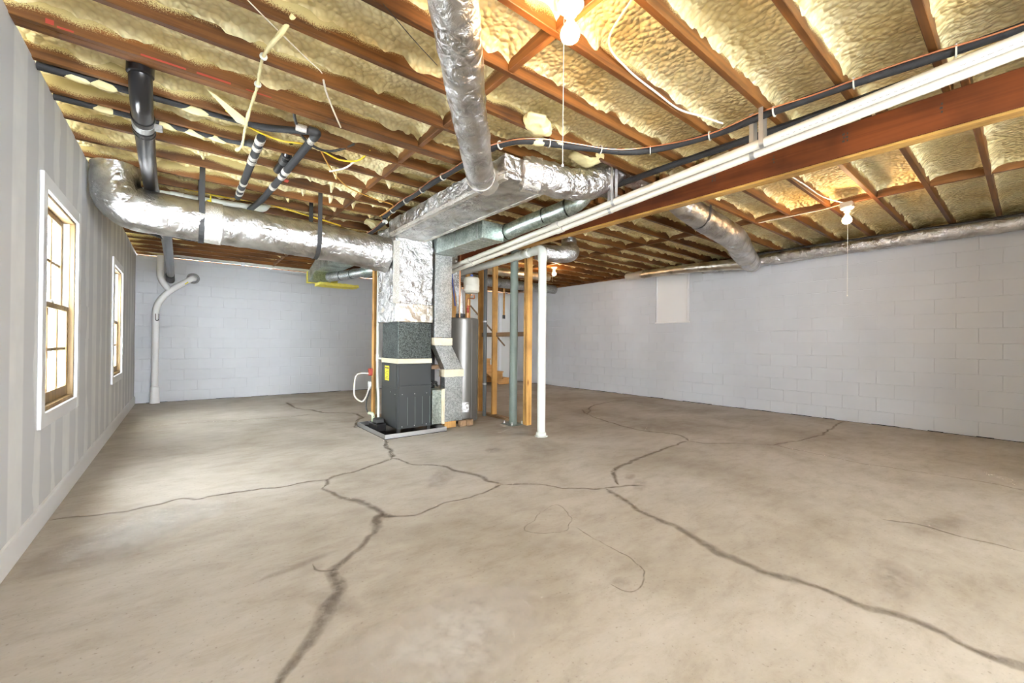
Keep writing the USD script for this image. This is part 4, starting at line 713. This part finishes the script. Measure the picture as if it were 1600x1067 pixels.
b1 = thing('waste_pipe', 'black plastic pipe running in the joist bay towards an insulated elbow', 'pipe', (0.1, 3.6, 2.8))
part(b1, 'pipe', tube(rounded([(XL + 0.005, 3.60, 2.752), (0.30, 3.60, 2.77), (0.46, 3.52, 2.735), (0.752, 3.31, 2.715), (0.752, 3.33, 2.715)], 0.04), 0.024, 18), 'black_foam')
part(b1, 'foil_band', cyl((0.63, 3.341, 2.727), (0.70, 3.323, 2.72), 0.0265, 18, 0.002), 'tape_foil')
part(b1, 'elbow', tube(rounded([(0.71, 3.32, 2.718), (0.768, 3.305, 2.714), (0.762, 3.40, 2.708)], 0.04), 0.031, 18), 'black_rubber')
part(b1, 'foil_band', cyl((0.762, 3.41, 2.708), (0.757, 3.48, 2.704), 0.0265, 18, 0.002), 'tape_foil')
part(b1, 'insulated_run', tube(rounded([(0.757, 3.48, 2.704), (0.70, 4.40, 2.69), (0.66, 5.10, 2.685), (0.60, 5.70, 2.70)], 0.08), 0.030, 18), 'black_foam')
for s in (4.15, 4.28, 4.62): part(b1, 'foil_band', cyl((0.757 - (s - 3.48) * 0.060, s, 2.704 - (s - 3.48) * 0.012), (0.757 - (s - 3.40) * 0.060, s + 0.08, 2.703 - (s - 3.48) * 0.012), 0.034, 18, 0.002), 'tape_foil')
part(b1, 'valve_handle', bx(0.735, 4.36, 2.672, 0.77, 4.42, 2.686, 0.004), 'red_paint', False)
b2 = thing('waste_pipe', 'second black plastic pipe with foil tape turning along the joists', 'pipe', (0.0, 4.0, 2.78))
part(b2, 'pipe', tube(rounded([(XL + 0.005, 4.0, 2.760), (0.25, 3.995, 2.765), (0.44, 3.90, 2.745)], 0.04), 0.024, 18), 'black_foam')
part(b2, 'elbow', tube(rounded([(0.40, 3.92, 2.755), (0.455, 3.89, 2.74), (0.452, 3.98, 2.71)], 0.03), 0.031, 18), 'black_rubber')
part(b2, 'insulated_run', tube([(0.452, 3.64, 2.706), (0.447, 5.3, 2.70)], 0.030, 18), 'black_foam')
for s in (3.66, 3.80, 4.02, 4.12, 4.75, 4.95, 5.1): part(b2, 'foil_band', cyl((0.45, s, 2.704), (0.449, s + 0.07, 2.704), 0.034, 18, 0.002), 'tape_foil')
b3 = thing('waste_pipe', 'short black plastic stub with a ribbed coupling between the insulated pipes', 'pipe', (0.62, 4.1, 2.72))
part(b3, 'pipe', tube([(0.70, 3.93, 2.86), (0.685, 4.02, 2.75), (0.66, 4.30, 2.725)], 0.032, 18), 'black_pvc'); part(b3, 'coupling', cyl((0.69, 4.0, 2.77), (0.68, 4.12, 2.742), 0.042, 18, 0.006), 'black_rubber')
for th, xs, y, z in ((b1, (-0.52, -0.40, 0.05), 3.60, 2.752), (b2, (-0.45, -0.12, 0.05, 0.2), 4.0, 2.762)):
    for k, x in enumerate(xs): part(th, 'foam_smear', crumple(tube([(x - 0.07, y, z - 0.006), (x - 0.02, y - 0.004, z - 0.006), (x + 0.04, y, z - 0.006), (x + 0.09, y, z - 0.004)], [0.008, 0.026, 0.024, 0.006], 12), 0.014, 20, k), 'foam_lump', True)
wc = thing('vent_pipe', 'white plastic pipe lying across above the round duct, ending in an elbow', 'pipe', (0.2, 5.8, 2.7))
part(wc, 'pipe', tube(rounded([(XL + 0.005, 5.72, 2.70), (0.0, 5.72, 2.715), (0.74, 5.74, 2.745), (0.79, 5.74, 2.80), (0.79, 5.74, 2.95)], 0.06), 0.034, 22), 'white_pvc'); part(wc, 'coupling', cyl((-0.12, 5.72, 2.712), (0.0, 5.72, 2.715), 0.041, 22, 0.004), 'white_pvc')
part(wc, 'elbow', tube(rounded([(0.60, 5.735, 2.739), (0.75, 5.74, 2.746), (0.79, 5.74, 2.84)], 0.06), 0.040, 22), 'white_pvc')
hb = thing('wall_spigot', 'small black valve with a metal stub on the drywall by the duct elbow', 'valve', (XL, 5.5, 2.75))
part(hb, 'stub', cyl((XL + 0.001, 5.50, 2.785), (XL + 0.08, 5.50, 2.785), 0.018, 14), 'grey_metal'); part(hb, 'body', tube(rounded([(XL + 0.08, 5.50, 2.785), (XL + 0.18, 5.50, 2.785), (XL + 0.18, 5.50, 2.90)], 0.05), 0.034, 18), 'black_rubber')

wdp = thing('wall_drain', 'white drain pipe with a Y branch on the back block wall', 'pipe', (-0.36, 10.08, 0))
wy = 10.08
part(wdp, 'riser', tube(rounded([(-0.392, wy, 0.001), (-0.392, wy, 1.80), (-0.24, wy, 2.06), (0.13, wy, 2.355), (0.16, wy + 0.085, 2.375)], 0.14), 0.052, 24), 'white_paint')
part(wdp, 'branch', tube(rounded([(-0.20, wy, 2.10), (-0.335, wy, 2.30), (-0.335, wy, 2.74)], 0.14), 0.050, 24), 'white_paint')
part(wdp, 'base_hub', lathe([(0, 0.001), (0.075, 0.001), (0.072, 0.03), (0.066, 0.16), (0.064, 0.30), (0.054, 0.31)], (-0.392, wy, 0), 24), 'white_paint')
part(wdp, 'wall_sleeve', trimesh.creation.torus(0.085, 0.018, 24, 10, transform=trimesh.transformations.translation_matrix((0.15, YB - 0.006, 2.37)) @ trimesh.transformations.rotation_matrix(math.pi / 2, [1, 0, 0])), 'grey_ink', label='rough dark mortar ring where the pipe enters the wall')
u = meshkit.text_mesh('U', 0.13, 0.004, False); uv = np.array(u.vertices); uv = np.c_[uv[:, 0] * 0.6 - 0.41, wy - 0.053 - uv[:, 2], uv[:, 1] + 1.52]
part(wdp, 'letter_mark', (uv, np.array(u.faces)), 'ink', False)
part(wdp, 'sticker', hull([(0.02, wy - 0.056, 2.24), (0.07, wy - 0.056, 2.285), (0.03, wy - 0.054, 2.225), (0.08, wy - 0.054, 2.27), (0.05, wy - 0.05, 2.25)]), 'yellow_label', False)
wt = thing('wall_pipe', 'thin white pipe running along the top of the back block wall', 'pipe', (1.0, 10.1, 2.8))
part(wt, 'pipe', tube([(-0.26, 10.125, 2.785), (3.2, 10.125, 2.745)], 0.040, 20), 'white_pvc'); part(wt, 'bracket', bx(0.93, 10.07, 2.71, 0.99, 10.165, 2.80, 0.004), 'white_trim', False); part(wt, 'coupling', cyl((1.42, 10.125, 2.765), (1.5, 10.125, 2.764), 0.046, 20, 0.003), 'white_pvc')

# ---------------------------------------------------------------- line set, cables and cords below the joists
LSP = [(3.203, -0.5, 2.725), (3.183, 0.028, 2.725), (3.149, 0.367, 2.725), (3.094, 0.703, 2.725), (3.068, 1.11, 2.725), (3.06, 1.495, 2.725), (2.88, 1.979, 2.725), (2.426, 2.256, 2.725), (1.983, 2.514, 2.725), (1.909, 3.149, 2.725), (1.909, 4.203, 2.725), (1.959, 5.058, 2.725), (1.95, 5, 2.66), (1.96, 5.6, 2.62)]
ls = thing('refrigerant_line', 'black foam insulated line with a copper tube tied along the beam and joists', 'pipe', LSP[0])
lp = spline(LSP, 0.04); part(ls, 'insulation', tube(lp, 0.024, 16), 'black_foam')
tt = np.gradient(lp, axis=0); tt /= np.linalg.norm(tt, axis=1, keepdims=True); sd_ = np.cross(tt, [0, 0, 1.0]); wv = 0.008 * np.sin(np.arange(len(lp)) * 0.35)
part(ls, 'copper_tube', tube(lp - sd_ * (0.029) + np.c_[np.zeros((len(lp), 2)), 0.008 + wv], 0.0055, 8), 'copper')
part(ls, 'control_wire', tube(lp + sd_ * 0.027 - np.c_[np.zeros((len(lp), 2)), 0.004 - wv], 0.0035, 6), 'orange_cable')
Ls = np.r_[0, np.cumsum(np.linalg.norm(np.diff(lp, axis=0), axis=1))]
for s in np.arange(0.3, Ls[-1] - 0.6, 0.42):
    i = int(np.searchsorted(Ls, s)); part(ls, 'tie', tube([lp[i], lp[i] + tt[i] * 0.008], 0.0345, 16), 'white_pvc')
for s, r in ((3.35, 0.035), (3.15, 0.03), (3.9, 0.03)):
    i = int(np.searchsorted(Ls, s)); part(ls, 'foam_smear', crumple(tube([lp[i - 2], lp[i], lp[i + 3]], [0.012, r, 0.012], 14), 0.012, 20, 5), 'foam_lump', True)
def cable(name, label, pts, r, mat, group=None, n=8): return single(name, tube(spline(pts, 0.025), r, n), mat, label, 'cable', group)
cable('cable', 'dark cable lying behind the white pipes along the beam', [(3.36, -0.4, 2.735), (3.36, 1.0, 2.735), (3.33, 1.7, 2.73), (3.30, 2.2, 2.72), (3.28, 2.9, 2.70)], 0.028, 'black_foam')
cable('cable', 'yellow cable sagging across beneath the joists by the insulated pipes', [(0.22, 3.50, 2.77), (0.413, 3.611, 2.735), (0.589, 3.653, 2.73), (0.74, 3.609, 2.735), (0.856, 3.597, 2.72), (1.025, 3.666, 2.71), (1.163, 3.598, 2.72), (1.235, 3.517, 2.80)], 0.0075, 'yellow_cable')
cable('cable', 'black cable hanging in a curve beside the yellow cable', [(0.585, 3.20, 2.80), (0.62, 3.30, 2.745), (0.70, 3.45, 2.715), (0.82, 3.57, 2.715), (0.93, 3.60, 2.73), (1.03, 3.53, 2.76), (1.10, 3.515, 2.81)], 0.010, 'black_rubber')
cable('cable', 'orange cable running on towards the refrigerant line', [(0.86, 3.62, 2.735), (1.05, 4.0, 2.745), (1.3, 4.35, 2.745), (1.62, 4.5, 2.74), (1.86, 4.55, 2.735), (1.90, 4.75, 2.735), (1.88, 5.0, 2.71)], 0.006, 'orange_cable')
cable('cable', 'thin yellow gas line above the round duct near the white vent pipe', [(0.0, 5.62, 2.775), (0.25, 5.62, 2.78), (0.5, 5.60, 2.77), (0.72, 5.56, 2.77), (1.1, 5.60, 2.74), (1.45, 5.62, 2.70), (1.62, 5.7, 2.70)], 0.010, 'yellow_cable')
sp_ = thing('valve_handle', 'yellow lever handle on the white vent pipe', 'valve', (0.22, 5.66, 2.74))
part(sp_, 'lever', join([bx(0.22, 5.66, 2.775, 0.40, 5.68, 2.782, 0.003), bx(0.22, 5.66, 2.72, 0.235, 5.68, 2.774, 0.003)]), 'yellow_label', False)
part(sp_, 'body', cyl((0.215, 5.675, 2.655), (0.215, 5.675, 2.719), 0.022, 14, 0.004), 'yellow_label')
hc_ = thing('overhead_wire', 'foam crusted wire strung across under the joists', 'wire', (0.35, 3.0, 2.7))
HC = [(0.42, 2.31, 2.80), (0.378, 2.379, 2.735), (0.345, 2.52, 2.725), (0.333, 2.66, 2.735), (0.337, 2.80, 2.745), (0.346, 2.98, 2.74), (0.344, 3.12, 2.735), (0.336, 3.3, 2.715), (0.334, 3.42, 2.69), (0.344, 3.64, 2.715), (0.357, 3.95, 2.735), (0.337, 4.118, 2.75)]
hp = spline(HC, 0.02); rr = 0.007 + 0.012 * np.clip(meshkit.fbm(hp * 9, 3, 4) - 0.35, 0, 1) * 2
part(hc_, 'cord', tube(hp, rr, 10), 'foam_lump')
for k, i in enumerate((18, 34)): part(hc_, 'tie', tube([hp[i], hp[i] + (hp[i + 1] - hp[i]) * 0.4], 0.02, 10), 'white_pvc')
part(hc_, 'foam_web', hull([(0.10, 3.30, 2.78), (0.16, 3.33, 2.77), (0.30, 3.44, 2.70), (0.345, 3.46, 2.68), (0.34, 3.40, 2.70), (0.28, 3.46, 2.69)]), 'foam_lump', False)
for pts, r, mt, lb in (([(0.14, 2.2, 2.757), (0.202, 2.259, 2.75), (0.36, 2.39, 2.745), (0.528, 2.521, 2.74), (0.60, 2.58, 2.745), (0.63, 2.62, 2.752)], 0.003, 'string', 'thin wire slack under the joists near the foam crusted wire'),
                       ([(0.655, 2.69, 2.757), (0.70, 2.80, 2.752), (0.80, 3.0, 2.75), (0.90, 3.19, 2.752)], 0.006, 'white_cable', 'short white cable stapled between two joists above the black cable'),
                       ([(0.72, 1.90, 2.752), (0.93, 2.02, 2.75), (1.124, 2.124, 2.752)], 0.0022, 'ink', 'thin dark wire running to the slanting foil duct'),
                       ([(1.68, 1.20, 2.835), (1.80, 1.44, 2.815), (2.05, 1.50, 2.80), (2.35, 1.498, 2.775), (2.62, 1.497, 2.765), (2.80, 1.43, 2.75), (3.0, 1.38, 2.748)], 0.0065, 'white_cable', 'white cable stapled along the joist beyond the bare bulb'),
                       ([(1.16, 3.62, 2.735), (1.13, 3.85, 2.73), (1.05, 4.05, 2.74)], 0.008, 'white_cable', 'loose white cable end dangling below the joists'),
                       ([(4.42, 1.41, 2.752), (4.75, 1.395, 2.748), (5.25, 1.385, 2.745), (5.55, 1.33, 2.745), (5.72, 1.29, 2.75)], 0.0065, 'white_cable', 'white cable feeding the lamp near the block wall'),
                       ([(5.72, 1.29, 2.75), (5.79, 1.5, 2.748), (5.80, 1.7, 2.748), (5.80, 2.2, 2.748)], 0.005, 'white_cable', 'thin white cable leaving the lamp box along the blocking'),
                       ([(7.7, 0.0, 2.735), (7.7, 1.5, 2.735), (7.7, 3.2, 2.735)], 0.018, 'black_rubber', 'dark cable along the joist ends above the wall duct')):
    cable('cable', lb, pts, r, mt, None, 6)
for i in range(16):
    x, y = [(1.10, 4.12), (1.20, 4.50), (1.6, 4.05), (1.45, 4.47), (1.75, 4.83), (0.95, 4.46), (1.3, 4.90), (1.55, 4.92), (1.85, 5.25), (0.2, 4.05), (0.1, 4.44), (0.5, 4.86), (1.0, 4.84), (2.0, 5.02), (1.4, 5.27), (0.9, 5.24)][i]
    L = 0.04 + 0.05 * random.random(); dx, dy = random.uniform(-0.03, 0.03), random.uniform(-0.03, 0.01)
    m = crumple(tube([(x, y, 2.865), (x + dx * 0.4, y + dy * 0.4, 2.80), (x + dx, y + dy, 2.79 - L)], [0.045, 0.03, 0.007], 12), 0.018, 16, i)
    part(cei, 'foam_drip', m, 'foam', True)

# ---------------------------------------------------------------- bare bulb lamps
def lamp(label, x, y, top, box=False, cord=0.5, drop=0.0):
    t = thing('ceiling_lamp', label, 'lamp', (x, y, top))
    if box: part(t, 'junction_box', bx(x - 0.055, y - 0.055, top + 0.0005, x + 0.055, y + 0.055, top + 0.05, 0.004), 'grey_metal', False)
    part(t, 'holder', lathe([(0, top), (0.062, top), (0.064, top - 0.01), (0.056, top - 0.022), (0.034, top - 0.035), (0.030, top - 0.055), (0, top - 0.055)], (x, y, 0), 28), 'porcelain')
    b = part(t, 'bulb', lathe([(0, top - 0.0555), (0.014, top - 0.056), (0.018, top - 0.085), (0.030, top - 0.105), (0.042, top - 0.125), (0.046, top - 0.145), (0.040, top - 0.165), (0.022, top - 0.18), (0, top - 0.184)], (x, y, 0), 24), 'bulb_glow', True)
    part(t, 'pull_cord', tube(spline([(x - 0.06, y - 0.02, top - 0.02), (x - 0.062, y - 0.02, top - 0.25), (x - 0.062, y - 0.02, top - cord)], 0.1), 0.0018, 6), 'string')
    part(t, 'cord_knob', lathe([(0, -0.008), (0.005, -0.005), (0.006, 0.002), (0.003, 0.008), (0, 0.009)], (x - 0.062, y - 0.02, top - cord), 10), 'string')
lamp('bare bulb lamp with a long pull cord in front of the furnace', 1.40, 1.345, 2.752, False, 0.78)
lamp('bare bulb lamp on a metal box near the white block wall', 5.70, 1.27, 2.695, True, 0.98)
lamp('small far bare bulb lamp seen past the white standpipe', 5.97, 6.13, 2.745, False, 0.3)
cap = thing('junction_box', 'round yellow foam covered box beside the bare bulb lamp', 'box', (1.22, 1.25, 2.74))
part(cap, 'cover', lathe([(0, 2.72), (0.055, 2.722), (0.07, 2.735), (0.07, 2.77), (0, 2.771)], (1.215, 1.19, 0), 28), 'foam_lump')

# gap-filling foam lumps where pipes and ducts meet the ceiling
for k, (c, r, lb) in enumerate((((1.98, 5.42, 2.72), 0.10, 'pale foam lump above the plenum by the white pipes'), ((2.05, 2.30, 2.78), 0.10, 'yellow green foam lump above the foil elbow'), ((2.72, 2.42, 2.79), 0.10, 'pale green foam lump on top of the crumpled foil elbow'))):
    s = trimesh.creation.icosphere(3, r); v = np.array(s.vertices) * [1.5, 1.0, 0.55] + c
    single('foam_lump', crumple((v, np.array(s.faces)), 0.05, 9, k), 'foam_lump', lb, 'foam', None, True)
data(stage.GetPrimAtPath('/World/sky_light'));
